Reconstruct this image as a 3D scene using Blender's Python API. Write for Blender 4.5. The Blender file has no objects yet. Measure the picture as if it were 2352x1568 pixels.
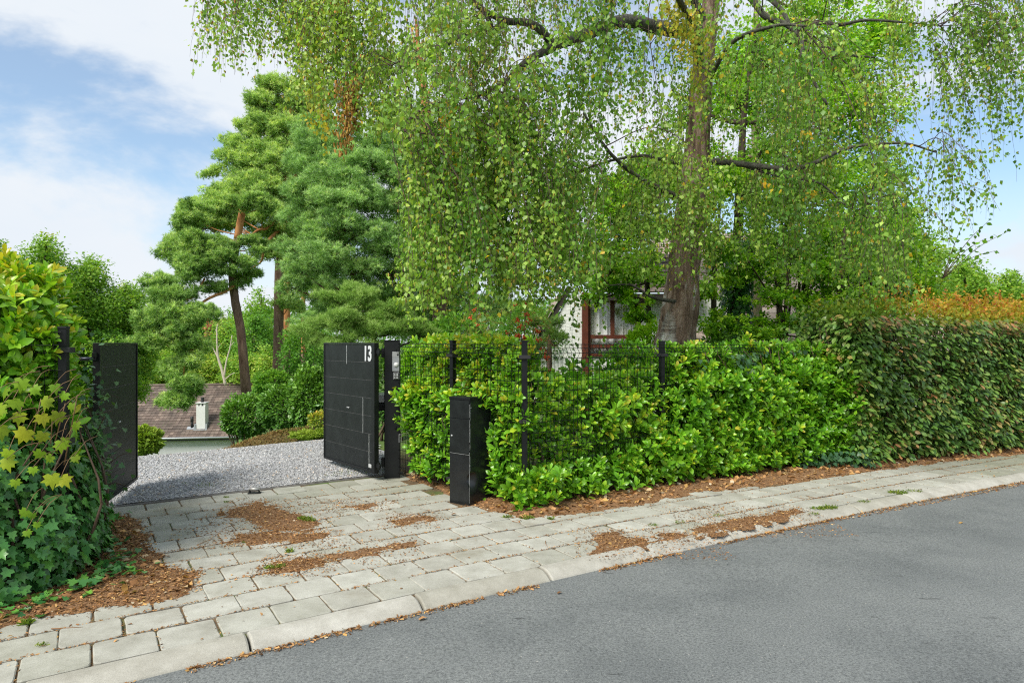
import bpy, math, random
import numpy as np
from mathutils import Vector

# ------------------------------------------------------------------ camera, sky, sun, exposure
SC = bpy.context.scene
COL = SC.collection
F, CX, CY, H = 1568.0, 1176.0, 786.0, 1.6
cam_d = bpy.data.cameras.new("camera")
cam = bpy.data.objects.new("camera", cam_d)
COL.objects.link(cam)
cam.location = (0, 0, H)
cam.rotation_euler = (math.radians(90), 0, 0)
cam_d.lens = 24.0
cam_d.sensor_width = 36.0
cam_d.shift_y = 2.0 / 2352.0
cam_d.clip_end = 2000
cam_d.clip_start = 0.05
SC.camera = cam
SUN_EL, SUN_AZ = math.radians(48), math.radians(215)      # azimuth of the sun, clockwise from +Y

world = bpy.data.worlds.new("World")
SC.world = world
world.use_nodes = True
wn, wl = world.node_tree.nodes, world.node_tree.links
bg = wn["Background"]
sky = wn.new("ShaderNodeTexSky")
sky.sky_type = 'NISHITA'
sky.sun_disc = False
sky.sun_elevation = SUN_EL
sky.sun_rotation = SUN_AZ
sky.air_density = 1.0
sky.dust_density = 0.6
sky.ozone_density = 1.5
tc = wn.new("ShaderNodeTexCoord")
sep = wn.new("ShaderNodeSeparateXYZ")
wl.new(tc.outputs["Generated"], sep.inputs[0])
def wmath(op, a, b=None, clamp=False):
    n = wn.new("ShaderNodeMath"); n.operation = op; n.use_clamp = clamp
    for i, v in enumerate((a, b)):
        if v is None: continue
        if isinstance(v, (int, float)): n.inputs[i].default_value = v
        else: wl.new(v, n.inputs[i])
    return n.outputs[0]
mp = wn.new("ShaderNodeMapping")
mp.inputs["Location"].default_value = (1.37, 0.4, 0.0)
mp.inputs["Rotation"].default_value = (0, math.radians(38), 0)
mp.inputs["Scale"].default_value = (0.9, 1.0, 2.3)
wl.new(tc.outputs["Generated"], mp.inputs[0])
n1 = wn.new("ShaderNodeTexNoise")
n1.inputs["Scale"].default_value = 2.1
n1.inputs["Detail"].default_value = 7
n1.inputs["Roughness"].default_value = 0.58
n1.inputs["Distortion"].default_value = 0.25
wl.new(mp.outputs[0], n1.inputs["Vector"])
r1 = wn.new("ShaderNodeValToRGB")
r1.color_ramp.interpolation = 'EASE'
r1.color_ramp.elements[0].position = 0.385; r1.color_ramp.elements[0].color = (0.22, 0.22, 0.22, 1)
r1.color_ramp.elements[1].position = 0.54; r1.color_ramp.elements[1].color = (1, 1, 1, 1)
wl.new(n1.outputs["Fac"], r1.inputs[0])
n2 = wn.new("ShaderNodeTexNoise")
n2.inputs["Scale"].default_value = 2.6
n2.inputs["Detail"].default_value = 5
wl.new(mp.outputs[0], n2.inputs["Vector"])
cm = wn.new("ShaderNodeMix"); cm.data_type = 'RGBA'
wl.new(n2.outputs["Fac"], cm.inputs[0])
CLD = 1.0
cm.inputs[6].default_value = (5.0 * CLD, 5.7 * CLD, 6.5 * CLD, 1)
cm.inputs[7].default_value = (6.5 * CLD, 6.6 * CLD, 6.7 * CLD, 1)
skyg = wn.new("ShaderNodeMix"); skyg.data_type = 'RGBA'; skyg.blend_type = 'MULTIPLY'
skyg.inputs[0].default_value = 1.0
wl.new(sky.outputs[0], skyg.inputs[6])
skyg.inputs[7].default_value = (1.0, 1.2, 1.25, 1)
mx = wn.new("ShaderNodeMix"); mx.data_type = 'RGBA'
hz_ = wn.new("ShaderNodeMapRange"); hz_.interpolation_type = 'SMOOTHSTEP'
hz_.inputs[1].default_value = 0.30; hz_.inputs[2].default_value = 0.02; hz_.inputs[3].default_value = 0.0; hz_.inputs[4].default_value = 0.85
wl.new(sep.outputs[2], hz_.inputs[0])
wl.new(wmath('MAXIMUM', r1.outputs[0], hz_.outputs[0]), mx.inputs[0])
wl.new(skyg.outputs[2], mx.inputs[6])
wl.new(cm.outputs[2], mx.inputs[7])
wl.new(mx.outputs[2], bg.inputs[0])
bg.inputs[1].default_value = 0.1

sun_d = bpy.data.lights.new("sun", 'SUN')
sun_d.energy = 3.2
sun_d.angle = math.radians(24)
sun_d.color = (1.0, 0.95, 0.86)
sun = bpy.data.objects.new("sun", sun_d)
COL.objects.link(sun)
sv = Vector((math.sin(SUN_AZ) * math.cos(SUN_EL), math.cos(SUN_AZ) * math.cos(SUN_EL), math.sin(SUN_EL)))
sun.rotation_euler = sv.to_track_quat('Z', 'Y').to_euler()
sun.location = sv * 30

SC.view_settings.view_transform = 'Standard'
SC.view_settings.look = 'None'
SC.view_settings.exposure = 0.55
SC.view_settings.gamma = 1.0
SC.cycles.use_denoising = False
SC.cycles.pixel_filter_type = 'BLACKMAN_HARRIS'
SC.cycles.filter_width = 1.15
SC.cycles.max_bounces = 6
SC.cycles.diffuse_bounces = 3
SC.cycles.glossy_bounces = 2
SC.cycles.transmission_bounces = 4
SC.cycles.transparent_max_bounces = 6
SC.cycles.caustics_reflective = False
SC.cycles.caustics_refractive = False

# ------------------------------------------------------------------ helpers
rng = np.random.default_rng(7)
random.seed(7)

def P(x, y, D):                       # point seen at picture place (x, y) and D metres away
    return np.array([(x - CX) / F * D, D, H - (y - CY) / F * D])
def G(x, y, z=0.0):
    D = (H - z) * F / (y - CY)
    return np.array([(x - CX) / F * D, D])
def unit(v):
    v = np.asarray(v, float)
    return v / np.maximum(np.linalg.norm(v, axis=-1, keepdims=True), 1e-9)

class MB:
    """collects vertices and faces, links them as one mesh object"""
    def __init__(s):
        s.v = []; s.t = []; s.f3 = []; s.f4 = []; s.n = 0; s.fn = []; s.smooth = True
        s.m3 = []; s.m4 = []
    def add(s, v, tris=None, quads=None, tint=None, mat=0):
        v = np.asarray(v, np.float32).reshape(-1, 3)
        s.v.append(v)
        if tint is None: tint = np.full((len(v), 3), 0.5, np.float32)
        tint = np.asarray(tint, np.float32)
        if tint.ndim == 1: tint = np.tile(tint, (len(v), 1))
        s.t.append(tint)
        if tris is not None and len(tris):
            a = np.asarray(tris, np.int64).reshape(-1, 3) + s.n; s.f3.append(a); s.m3.append(np.full(len(a), mat))
        if quads is not None and len(quads):
            a = np.asarray(quads, np.int64).reshape(-1, 4) + s.n; s.f4.append(a); s.m4.append(np.full(len(a), mat))
        s.n += len(v)
    def build(s, name, mats, parent=None, smooth=None):
        me = bpy.data.meshes.new(name)
        v = np.concatenate(s.v); t = np.concatenate(s.t)
        f3 = np.concatenate(s.f3) if s.f3 else np.zeros((0, 3), np.int64)
        f4 = np.concatenate(s.f4) if s.f4 else np.zeros((0, 4), np.int64)
        mi = np.concatenate(s.m3 + s.m4) if (s.m3 or s.m4) else np.zeros(0)
        me.vertices.add(len(v)); me.vertices.foreach_set("co", v.ravel())
        nl = len(f3) * 3 + len(f4) * 4
        me.loops.add(nl)
        me.loops.foreach_set("vertex_index", np.concatenate([f3.ravel(), f4.ravel()]).astype(np.int32))
        me.polygons.add(len(f3) + len(f4))
        st = np.concatenate([np.arange(len(f3)) * 3, len(f3) * 3 + np.arange(len(f4)) * 4]).astype(np.int32)
        me.polygons.foreach_set("loop_start", st)
        me.polygons.foreach_set("material_index", mi.astype(np.int32))
        sm = s.smooth if smooth is None else smooth
        me.polygons.foreach_set("use_smooth", np.full(len(st), sm))
        at = me.attributes.new("tint", 'FLOAT_COLOR', 'POINT')
        at.data.foreach_set("color", np.concatenate([t, np.ones((len(t), 1), np.float32)], 1).ravel())
        me.update(calc_edges=True); me.validate()
        if not isinstance(mats, (list, tuple)): mats = [mats]
        for m in mats: me.materials.append(m)
        o = bpy.data.objects.new(name, me)
        COL.objects.link(o)
        if parent is not None: o.parent = parent
        return o

def box(mb, lo, hi, M=None, mat=0, tint=None, bev=0.0):
    """box, optionally bevelled, optionally placed by M = (origin, ax, ay, az)"""
    lo = np.array(lo, float); hi = np.array(hi, float)
    if bev > 0:
        b = bev; v = []; c = [lo, hi]
        idx = {}
        for i in (0, 1):
            for j in (0, 1):
                for k in (0, 1):
                    for a in range(3):
                        p = np.array([c[i][0], c[j][1], c[k][2]])
                        s = np.array([1 - 2 * i, 1 - 2 * j, 1 - 2 * k]) * b
                        q = p + s; q[a] = p[a]
                        idx[(i, j, k, a)] = len(v); v.append(q)
        quads = []; tris = []
        for a in range(3):
            u, w = (a + 1) % 3, (a + 2) % 3
            for e in (0, 1):
                ring = []
                for (p, q) in ((0, 0), (1, 0), (1, 1), (0, 1)):
                    key = [0, 0, 0]; key[a] = e; key[u] = p; key[w] = q
                    ring.append(idx[(key[0], key[1], key[2], a)])
                if e == 0: ring = ring[::-1]
                quads.append(ring)
        for a in range(3):           # edge along axis a
            u, w = (a + 1) % 3, (a + 2) % 3
            for p in (0, 1):
                for q in (0, 1):
                    k0 = [0, 0, 0]; k0[u] = p; k0[w] = q
                    k1 = list(k0); k1[a] = 1
                    r = [idx[(*k0, u)], idx[(*k0, w)], idx[(*k1, w)], idx[(*k1, u)]]
                    if (p + q) % 2 == 1: r = r[::-1]
                    quads.append(r)
        for i in (0, 1):
            for j in (0, 1):
                for k in (0, 1):
                    r = [idx[(i, j, k, 0)], idx[(i, j, k, 1)], idx[(i, j, k, 2)]]
                    if (i + j + k) % 2 == 0: r = r[::-1]
                    tris.append(r)
        v = np.array(v)
    else:
        v = np.array([[x, y, z] for x in (lo[0], hi[0]) for y in (lo[1], hi[1]) for z in (lo[2], hi[2])])
        quads = [[0, 1, 3, 2], [4, 6, 7, 5], [0, 4, 5, 1], [2, 3, 7, 6], [0, 2, 6, 4], [1, 5, 7, 3]]
        tris = None
    if M is not None:
        o, ax, ay, az = M
        v = np.asarray(o) + v[:, :1] * ax + v[:, 1:2] * ay + v[:, 2:] * az
    mb.add(v, tris, quads, tint, mat)

def frame(o, ang):                    # local frame turned by ang radians about z
    c, s = math.cos(ang), math.sin(ang)
    return (np.array([o[0], o[1], o[2] if len(o) > 2 else 0.0]), np.array([c, s, 0.]), np.array([-s, c, 0.]), np.array([0, 0, 1.]))

def spline(pts, n):
    """Catmull-Rom through pts (k x d) -> n points"""
    p = np.asarray(pts, float)
    if len(p) == 2: 
        u = np.linspace(0, 1, n)[:, None]; return p[0] * (1 - u) + p[1] * u
    q = np.vstack([2 * p[0] - p[1], p, 2 * p[-1] - p[-2]])
    out = []
    for u in np.linspace(0, len(p) - 1 - 1e-9, n):
        i = int(u); t = u - i
        a, b, c, d = q[i:i + 4]
        out.append(0.5 * ((2 * b) + (c - a) * t + (2 * a - 5 * b + 4 * c - d) * t * t + (3 * b - a - 3 * c + d) * t ** 3))
    return np.array(out)

def tube(mb, pts, rad, nseg=8, n=None, rough=0.0, mat=0, tint=None, cap=True):
    """rad: scalar or per control point"""
    pts = np.asarray(pts, float)
    rad = np.broadcast_to(np.asarray(rad, float), (len(pts),))
    if n is not None:
        pr = spline(np.hstack([pts, rad[:, None]]), n); pts, rad = pr[:, :3], np.maximum(pr[:, 3], 0.0008)
    k = len(pts)
    tg = unit(np.gradient(pts, axis=0))
    ref = np.array([0.31, 0.95, 0.05]) if abs(tg[0][2]) > 0.6 else np.array([0.05, 0.1, 1.0])
    a = np.cross(tg, ref); a = unit(a); b = np.cross(tg, a)
    th = np.linspace(0, 2 * math.pi, nseg, endpoint=False)
    rr = rad[:, None] * np.ones((k, nseg))
    if rough > 0: rr = rr * (1 + rough * (rng.random((k, nseg)) - .5))
    v = pts[:, None, :] + rr[..., None] * (np.cos(th)[None, :, None] * a[:, None, :] + np.sin(th)[None, :, None] * b[:, None, :])
    v = v.reshape(-1, 3)
    i = np.arange(k - 1)[:, None] * nseg; j = np.arange(nseg)[None, :]; j2 = (j + 1) % nseg
    q = np.stack([i + j, i + j2, i + nseg + j2, i + nseg + j], -1).reshape(-1, 4)
    tr = None
    if cap:
        v = np.vstack([v, pts[:1], pts[-1:]])
        c0, c1 = k * nseg, k * nseg + 1
        jj = np.arange(nseg); jn = (jj + 1) % nseg
        tr = np.vstack([np.stack([np.full(nseg, c0), jn, jj], 1), np.stack([np.full(nseg, c1), (k - 1) * nseg + jj, (k - 1) * nseg + jn], 1)])
    mb.add(v, tr, q, tint, mat)

def grid_mesh(mb, X, Y, Z, mask=None, tint=None, mat=0):
    r, c = X.shape
    v = np.stack([X, Y, Z], -1).reshape(-1, 3)
    i = np.arange(r - 1)[:, None] * c; j = np.arange(c - 1)[None, :]
    q = np.stack([i + j, i + j + 1, i + c + j + 1, i + c + j], -1)
    if mask is not None:
        mk = mask[:-1, :-1] | mask[1:, :-1] | mask[:-1, 1:] | mask[1:, 1:]
        q = q[mk]
    mb.add(v, None, q.reshape(-1, 4), tint, mat)

_pt = np.random.default_rng(3).random((256, 256))
def vnoise(x, y, sc=1.0, oct=3):
    """smooth value noise 0..1"""
    out = 0; amp = 1; tot = 0
    x = np.asarray(x, float) * sc; y = np.asarray(y, float) * sc
    for o in range(oct):
        xi = np.floor(x).astype(int); yi = np.floor(y).astype(int)
        fx = x - xi; fy = y - yi
        fx = fx * fx * (3 - 2 * fx); fy = fy * fy * (3 - 2 * fy)
        g = lambda a, b: _pt[a & 255, b & 255]
        v = (g(xi, yi) * (1 - fx) + g(xi + 1, yi) * fx) * (1 - fy) + (g(xi, yi + 1) * (1 - fx) + g(xi + 1, yi + 1) * fx) * fy
        out = out + v * amp; tot += amp; amp *= .5; x = x * 2.03 + 17.3; y = y * 2.03 + 5.1
    return out / tot

# leaf shapes: local x = width, y = along the leaf, z = up
def tpl(name):
    if name == 'laurel':
        u = [0.0, .12, .38, .68, .9, 1.0]; w = [.012, .06, .155, .19, .11, .012]
        zc_ = [0, .03, .055, .03, -.03, -.07]
        v = []
        for a, b, c in zip(u, w, zc_): v += [(-b, a, c + b * .32), (0, a, c), (b, a, c + b * .32)]
        q = []
        for i in range(len(u) - 1):
            o = i * 3
            q += [(o, o + 1, o + 4, o + 3), (o + 1, o + 2, o + 5, o + 4)]
        return np.array(v), None, np.array(q)
    if name == 'beech':
        v = [(0, 0, 0), (-.24, .3, .05), (0, .35, 0), (.24, .3, .05), (-.26, .62, .04), (0, .68, -.01), (.26, .62, .04), (0, 1, -.06)]
        return np.array(v, float), np.array([(0, 2, 1), (0, 3, 2), (4, 5, 7), (5, 6, 7)]), np.array([(1, 2, 5, 4), (2, 3, 6, 5)])
    if name == 'birch':
        v = [(0, 0, 0), (-.4, .34, .07), (0, .4, 0), (.4, .34, .07), (0, 1, -.05)]
        return np.array(v, float), np.array([(0, 2, 1), (0, 3, 2), (1, 2, 4), (2, 3, 4)]), None
    if name == 'leaf2':
        v = [(0, 0, 0), (-.3, .5, .06), (.3, .5, .06), (0, 1, -.03), (0, .5, 0)]
        return np.array(v, float), np.array([(0, 4, 1), (0, 2, 4), (1, 4, 3), (4, 2, 3)]), None
    if name == 'oak':
        v = [(0, 0, 0), (-.14, .25, .02), (-.33, .42, .05), (-.16, .52, .02), (-.3, .78, .02), (0, 1, -.05), (.3, .78, .02), (.16, .52, .02), (.33, .42, .05), (.14, .25, .02), (0, .5, 0)]
        t = [(10, i, i + 1) for i in range(9)] + [(10, 9, 0)]
        return np.array(v, float), np.array([(a, c, b) for a, b, c in t]), None
    if name == 'ivy':
        r = [(0, 0), (-.3, -.1), (-.52, .12), (-.3, .34), (-.42, .6), (-.16, .62), (0, 1), (.16, .62), (.42, .6), (.3, .34), (.52, .12), (.3, -.1)]
        v = [(x, y, .1 * abs(x) + .02 * y) for x, y in r] + [(0, .3, -.02)]
        n = len(r)
        t = [(n, (i + 1) % n, i) for i in range(n)]
        return np.array(v, float), np.array(t), None
    if name == 'maple':
        r = [(0, 0), (-.2, -.14), (-.5, -.02), (-.38, .2), (-.68, .38), (-.4, .46), (-.36, .7), (-.16, .62), (0, 1.05), (.16, .62), (.36, .7), (.4, .46), (.68, .38), (.38, .2), (.5, -.02), (.2, -.14)]
        v = [(x, y, -.5 * (x * x + (y - .3) ** 2) + .1 * abs(x)) for x, y in r] + [(0, .3, 0)]
        n = len(r)
        t = [(n, (i + 1) % n, i) for i in range(n)]
        return np.array(v, float), np.array(t), None
    if name == 'catkin':
        v = [(-.5, 0, 0), (.5, 0, 0), (0, 0, .8), (-.35, 1, 0), (.35, 1, 0), (0, 1, .55)]
        return np.array(v, float), None, np.array([(0, 1, 4, 3), (1, 2, 5, 4), (2, 0, 3, 5)])
    if name == 'needle':
        v = [(-.5, 0, 0), (.5, 0, 0), (0, 1, 0)]
        return np.array(v, float), np.array([(0, 1, 2)]), None
    if name == 'stone':
        v = np.array([(1, 0, 0), (0, 1, 0), (-1, 0, 0), (0, -1, 0), (0.2, 0.1, .62), (0, 0, -.6)], float)
        t = [(0, 1, 4), (1, 2, 4), (2, 3, 4), (3, 0, 4), (1, 0, 5), (2, 1, 5), (3, 2, 5), (0, 3, 5)]
        return v, np.array(t), None
    if name == 'chip':
        v = [(-.5, 0, 0), (.5, .1, .12), (.4, 1, 0), (-.4, .9, .15)]
        return np.array(v, float), None, np.array([(0, 1, 2, 3)])
    if name == 'curl':
        v = [(-.3, 0, .0), (.3, 0, .05), (-.38, .5, .22), (.34, .5, .18), (0, 1, .05)]
        return np.array(v, float), np.array([(2, 3, 4)]), np.array([(0, 1, 3, 2)])

def scatter(mb, name, pos, d, nrm, size, tint, wid=1.0, mat=0):
    """copies leaf shape 'name' to every pos, pointing along d with upper side nrm"""
    tv, tt, tq = tpl(name)
    N = len(pos)
    if N == 0: return
    pos = np.asarray(pos, float); d = unit(d)
    x = unit(np.cross(d, nrm)); z = np.cross(x, d)
    size = np.broadcast_to(np.asarray(size, float), (N,)); wid = np.broadcast_to(np.asarray(wid, float), (N,))
    v = pos[:, None] + size[:, None, None] * (tv[None, :, 0:1] * wid[:, None, None] * x[:, None] + tv[None, :, 1:2] * d[:, None] + tv[None, :, 2:3] * z[:, None])
    k = len(tv); off = (np.arange(N) * k)[:, None, None]
    t = (tt[None] + off).reshape(-1, 3) if tt is not None else None
    q = (tq[None] + off).reshape(-1, 4) if tq is not None else None
    tint = np.asarray(tint, float)
    if tint.ndim == 1: tint = np.stack([tint, rng.random(N), rng.random(N)], 1)
    mb.add(v.reshape(-1, 3), t, q, np.repeat(tint, k, axis=0), mat)

def rdir(n, up=0.0):
    v = rng.normal(size=(n, 3)); v = unit(v); v[:, 2] += up
    return unit(v)

# ------------------------------------------------------------------ materials
def nmat(name):
    m = bpy.data.materials.new(name); m.use_nodes = True
    nt = m.node_tree; b = nt.nodes["Principled BSDF"]
    return m, nt.nodes, nt.links, b
def ramp(nodes, stops, interp='LINEAR'):
    r = nodes.new("ShaderNodeValToRGB"); e = r.color_ramp
    e.interpolation = interp
    while len(e.elements) < len(stops): e.elements.new(0.5)
    for el, (p, c) in zip(e.elements, stops):
        el.position = p; el.color = (*c, 1)
    return r
def noise(nodes, links, scale, detail=4, rough=.6, vec=None, dist=0):
    n = nodes.new("ShaderNodeTexNoise"); n.inputs["Scale"].default_value = scale
    n.inputs["Detail"].default_value = detail; n.inputs["Roughness"].default_value = rough; n.inputs["Distortion"].default_value = dist
    if vec is not None: links.new(vec, n.inputs["Vector"])
    return n
def objco(nodes, links, scale=(1, 1, 1)):
    t = nodes.new("ShaderNodeTexCoord"); m = nodes.new("ShaderNodeMapping")
    m.inputs["Scale"].default_value = scale
    links.new(t.outputs["Object"], m.inputs[0]); return m.outputs[0]
def bump(nodes, links, b, h, st=.3, dist=.01):
    n = nodes.new("ShaderNodeBump"); n.inputs["Strength"].default_value = st; n.inputs["Distance"].default_value = dist
    links.new(h, n.inputs["Height"]); links.new(n.outputs[0], b.inputs["Normal"]); return n
def mixc(nodes, links, fac, a, b, mode='MIX'):
    m = nodes.new("ShaderNodeMix"); m.data_type = 'RGBA'; m.blend_type = mode
    for s, v in ((m.inputs[0], fac), (m.inputs[6], a), (m.inputs[7], b)):
        if isinstance(v, (int, float)): s.default_value = v
        elif isinstance(v, tuple): s.default_value = (*v, 1)
        else: links.new(v, s)
    return m.outputs[2]

def leaf_mat(name, stops, rough=.45, transl=.3, spec=.4, boost=(1.5, 1.5, .6)):
    """colour by the leaf's own random tint; light comes through the blade"""
    m, n, l, b = nmat(name)
    at = n.new("ShaderNodeAttribute"); at.attribute_name = "tint"
    s = n.new("ShaderNodeSeparateColor"); l.new(at.outputs["Color"], s.inputs[0])
    r = ramp(n, stops); l.new(s.outputs[0], r.inputs[0])
    v = n.new("ShaderNodeHueSaturation"); l.new(r.outputs[0], v.inputs["Color"])
    mr = n.new("ShaderNodeMapRange"); mr.inputs[3].default_value = .72; mr.inputs[4].default_value = 1.28
    l.new(s.outputs[1], mr.inputs[0]); l.new(mr.outputs[0], v.inputs["Value"])
    l.new(v.outputs[0], b.inputs["Base Color"])
    b.inputs["Roughness"].default_value = rough
    b.inputs["Specular IOR Level"].default_value = spec
    tr = n.new("ShaderNodeBsdfTranslucent")
    c2 = mixc(n, l, 1.0, v.outputs[0], boost, 'MULTIPLY'); l.new(c2, tr.inputs[0])
    mx_ = n.new("ShaderNodeMixShader"); mx_.inputs[0].default_value = transl
    l.new(b.outputs[0], mx_.inputs[1]); l.new(tr.outputs[0], mx_.inputs[2])
    l.new(mx_.outputs[0], n["Material Output"].inputs[0])
    return m

def plain(name, col, rough=.5, metal=0, spec=.5, var=.0, sc=20, bmp=0, bsc=200):
    m, n, l, b = nmat(name)
    b.inputs["Base Color"].default_value = (*col, 1)
    b.inputs["Roughness"].default_value = rough; b.inputs["Metallic"].default_value = metal
    b.inputs["Specular IOR Level"].default_value = spec
    v = objco(n, l)
    if var > 0:
        nz = noise(n, l, sc, 5, .65, v)
        r = ramp(n, [(.3, tuple(c * (1 - var) for c in col)), (.7, tuple(min(1, c * (1 + var)) for c in col))])
        l.new(nz.outputs["Fac"], r.inputs[0]); l.new(r.outputs[0], b.inputs["Base Color"])
    if bmp > 0:
        nb = noise(n, l, bsc, 3, .6, v); bump(n, l, b, nb.outputs["Fac"], bmp, .003)
    return m

def bark(name, c1, c2, scale=(14, 14, 3), st=.8):
    m, n, l, b = nmat(name)
    v = objco(n, l, scale)
    nz = noise(n, l, 1.0, 6, .65, v, .6)
    r = ramp(n, [(.32, c1), (.62, c2)])
    l.new(nz.outputs["Fac"], r.inputs[0]); l.new(r.outputs[0], b.inputs["Base Color"])
    b.inputs["Roughness"].default_value = .9; b.inputs["Specular IOR Level"].default_value = .2
    bump(n, l, b, nz.outputs["Fac"], st, .04)
    return m

def tagt(o, label=None, cat=None, group=None, kind=None):
    if label: o["label"] = label
    if cat: o["category"] = cat
    if group: o["group"] = group
    if kind: o["kind"] = kind
    return o
def thing(name, loc, label, cat, group=None):
    o = bpy.data.objects.new(name, None); o.empty_display_size = .2
    o.location = loc; COL.objects.link(o)
    o["_l"] = 1; del o["_l"]
    return tagt(o, label, cat, group)
def sub(parent, o):
    """parent o (built in world coordinates) keeping its place"""
    o.parent = parent
    return o
def settle(root):
    """children were built in world coordinates: shift them under the moved root"""
    loc = np.array(root.location, dtype=np.float32)
    for ch in root.children:
        ch.location = Vector(ch.location) - Vector(root.location)

# ------------------------------------------------------------------ the kerb line: s runs along the road, t away from it
KA = math.radians(32.0)
KO = G(1270, 1335, -.05)
KD = np.array([math.cos(KA), math.sin(KA)]); KN = np.array([-math.sin(KA), math.cos(KA)])
_kp = np.array([G(*p, -.05) for p in ((360, 1560), (575, 1491), (970, 1398), (1268, 1333), (1503, 1282), (1692, 1240), (1852, 1206), (2085, 1152), (2352, 1106))])
_ks = (_kp - KO) @ KD; _kt = (_kp - KO) @ KN
_kc = np.polyfit(_ks, _kt, 3)
S0, S1 = _ks.min(), _ks.max()
def kc(s):
    s = np.asarray(s, float); sc_ = np.clip(s, S0, S1)
    return np.polyval(_kc, sc_) + np.polyval(np.polyder(_kc), sc_) * np.clip(s - sc_, -4, 6)
def W(s, t):
    s = np.asarray(s, float); t = np.asarray(t, float)
    return KO + s[..., None] * KD + (kc(s) + t)[..., None] * KN
def ST(p):
    p = np.asarray(p, float); s = (p - KO) @ KD
    return s, (p - KO) @ KN - kc(s)

# gravel edge line and crest line
GE0, GE1 = G(235, 1166), G(850, 1094)
GD = unit(GE1 - GE0); GNn = np.array([-GD[1], GD[0]])
CR0, CR1 = G(312, 1041), G(745, 1003)
CD = unit(CR1 - CR0); CN = np.array([-CD[1], CD[0]]); CR0 = CR0 - CN * .8
def sm(x, a, b):
    u = np.clip((np.asarray(x, float) - a) / (b - a), 0, 1); return u * u * (3 - 2 * u)
def terrain(x, y):
    x = np.asarray(x, float); y = np.asarray(y, float)
    p = np.stack([x, y], -1)
    s, t = ST(p)
    d = (p - CR0) @ CN
    side = sm(x + .42 * y, 1.0, 6.0)                  # the garden on the right stays level
    drop = np.clip(d, 0, 200)
    z = -.21 * (np.sqrt(drop ** 2 + .6) - .775) * (1 - side)
    z = np.where(drop > 0, z, 0)
    z = -8.5 * np.tanh(-z / 8.5)
    z = z + .05 * (vnoise(x, y, .9, 3) - .5) * sm(d, .2, 2)
    base = -.0075 - .007 * (vnoise(x, y, 5, 3))
    z = z + base
    z = np.where(t < .12, -.22, z)
    far = sm(-t, 6.6, 7.2)                            # verge across the road
    z = z * (1 - far) + far * (-.03)
    return z

# ------------------------------------------------------------------ setting
soil, n, l, b = nmat("soil")
v = objco(n, l)
nz = noise(n, l, 9, 6, .7, v); r = ramp(n, [(.3, (.06, .043, .024)), (.5, (.14, .09, .045)), (.7, (.22, .15, .08))])
l.new(nz.outputs["Fac"], r.inputs[0])
ng = noise(n, l, 1.7, 4, .6, v); rg = ramp(n, [(.52, (0, 0, 0)), (.68, (1, 1, 1))]); l.new(ng.outputs["Fac"], rg.inputs[0])
sy = n.new("ShaderNodeSeparateXYZ"); l.new(v, sy.inputs[0])
gr = n.new("ShaderNodeMapRange"); gr.inputs[1].default_value = 9.2; gr.inputs[2].default_value = 10.5; l.new(sy.outputs[1], gr.inputs[0])
ga = n.new("ShaderNodeMath"); ga.operation = 'MAXIMUM'; l.new(gr.outputs[0], ga.inputs[0]); l.new(rg.outputs[0], ga.inputs[1])
ngc = noise(n, l, 2.3, 5, .7, v); rgc = ramp(n, [(.3, (.06, .12, .02)), (.7, (.13, .2, .04))]); l.new(ngc.outputs["Fac"], rgc.inputs[0])
l.new(mixc(n, l, ga.outputs[0], r.outputs[0], rgc.outputs[0]), b.inputs["Base Color"])
nf = noise(n, l, 160, 2, .6, v); bump(n, l, b, nf.outputs["Fac"], .8, .01); b.inputs["Roughness"].default_value = .95

def axis(lo, hi, fine_lo, fine_hi, st):
    a = list(np.arange(fine_lo, fine_hi, st)); x = fine_lo; g = st; left = []
    while x > lo: g *= 1.18; x -= g; left.append(x)
    x = a[-1]; g = st; right = []
    while x < hi: g *= 1.18; x += g; right.append(x)
    return np.array(left[::-1] + a + right)
gx, gy = np.meshgrid(axis(-900, 900, -9, 9, .11), axis(-300, 1200, 2, 16, .11))
mb = MB(); grid_mesh(mb, gx, gy, terrain(gx, gy))
tagt(mb.build("ground", soil), kind="structure")

# road
asph, n, l, b = nmat("asphalt")
v = objco(n, l)
na = noise(n, l, 190, 3, .7, v); nb_ = noise(n, l, 1.1, 5, .6, v); nc_ = noise(n, l, 75, 3, .6, v)
ra = ramp(n, [(.34, (.12, .128, .127)), (.5, (.178, .19, .187)), (.7, (.26, .27, .265))]); l.new(na.outputs["Fac"], ra.inputs[0])
rb = ramp(n, [(.3, (.74, .75, .76)), (.5, (.97, .97, .97)), (.7, (1.12, 1.11, 1.10))]); l.new(nb_.outputs["Fac"], rb.inputs[0])
c = mixc(n, l, 1.0, ra.outputs[0], rb.outputs[0], 'MULTIPLY')
rc = ramp(n, [(.3, (.55, .55, .55)), (.5, (.97, .97, .97)), (.68, (1.22, 1.22, 1.2))]); l.new(nc_.outputs["Fac"], rc.inputs[0])
c = mixc(n, l, 1.0, c, rc.outputs[0], 'MULTIPLY')
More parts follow.
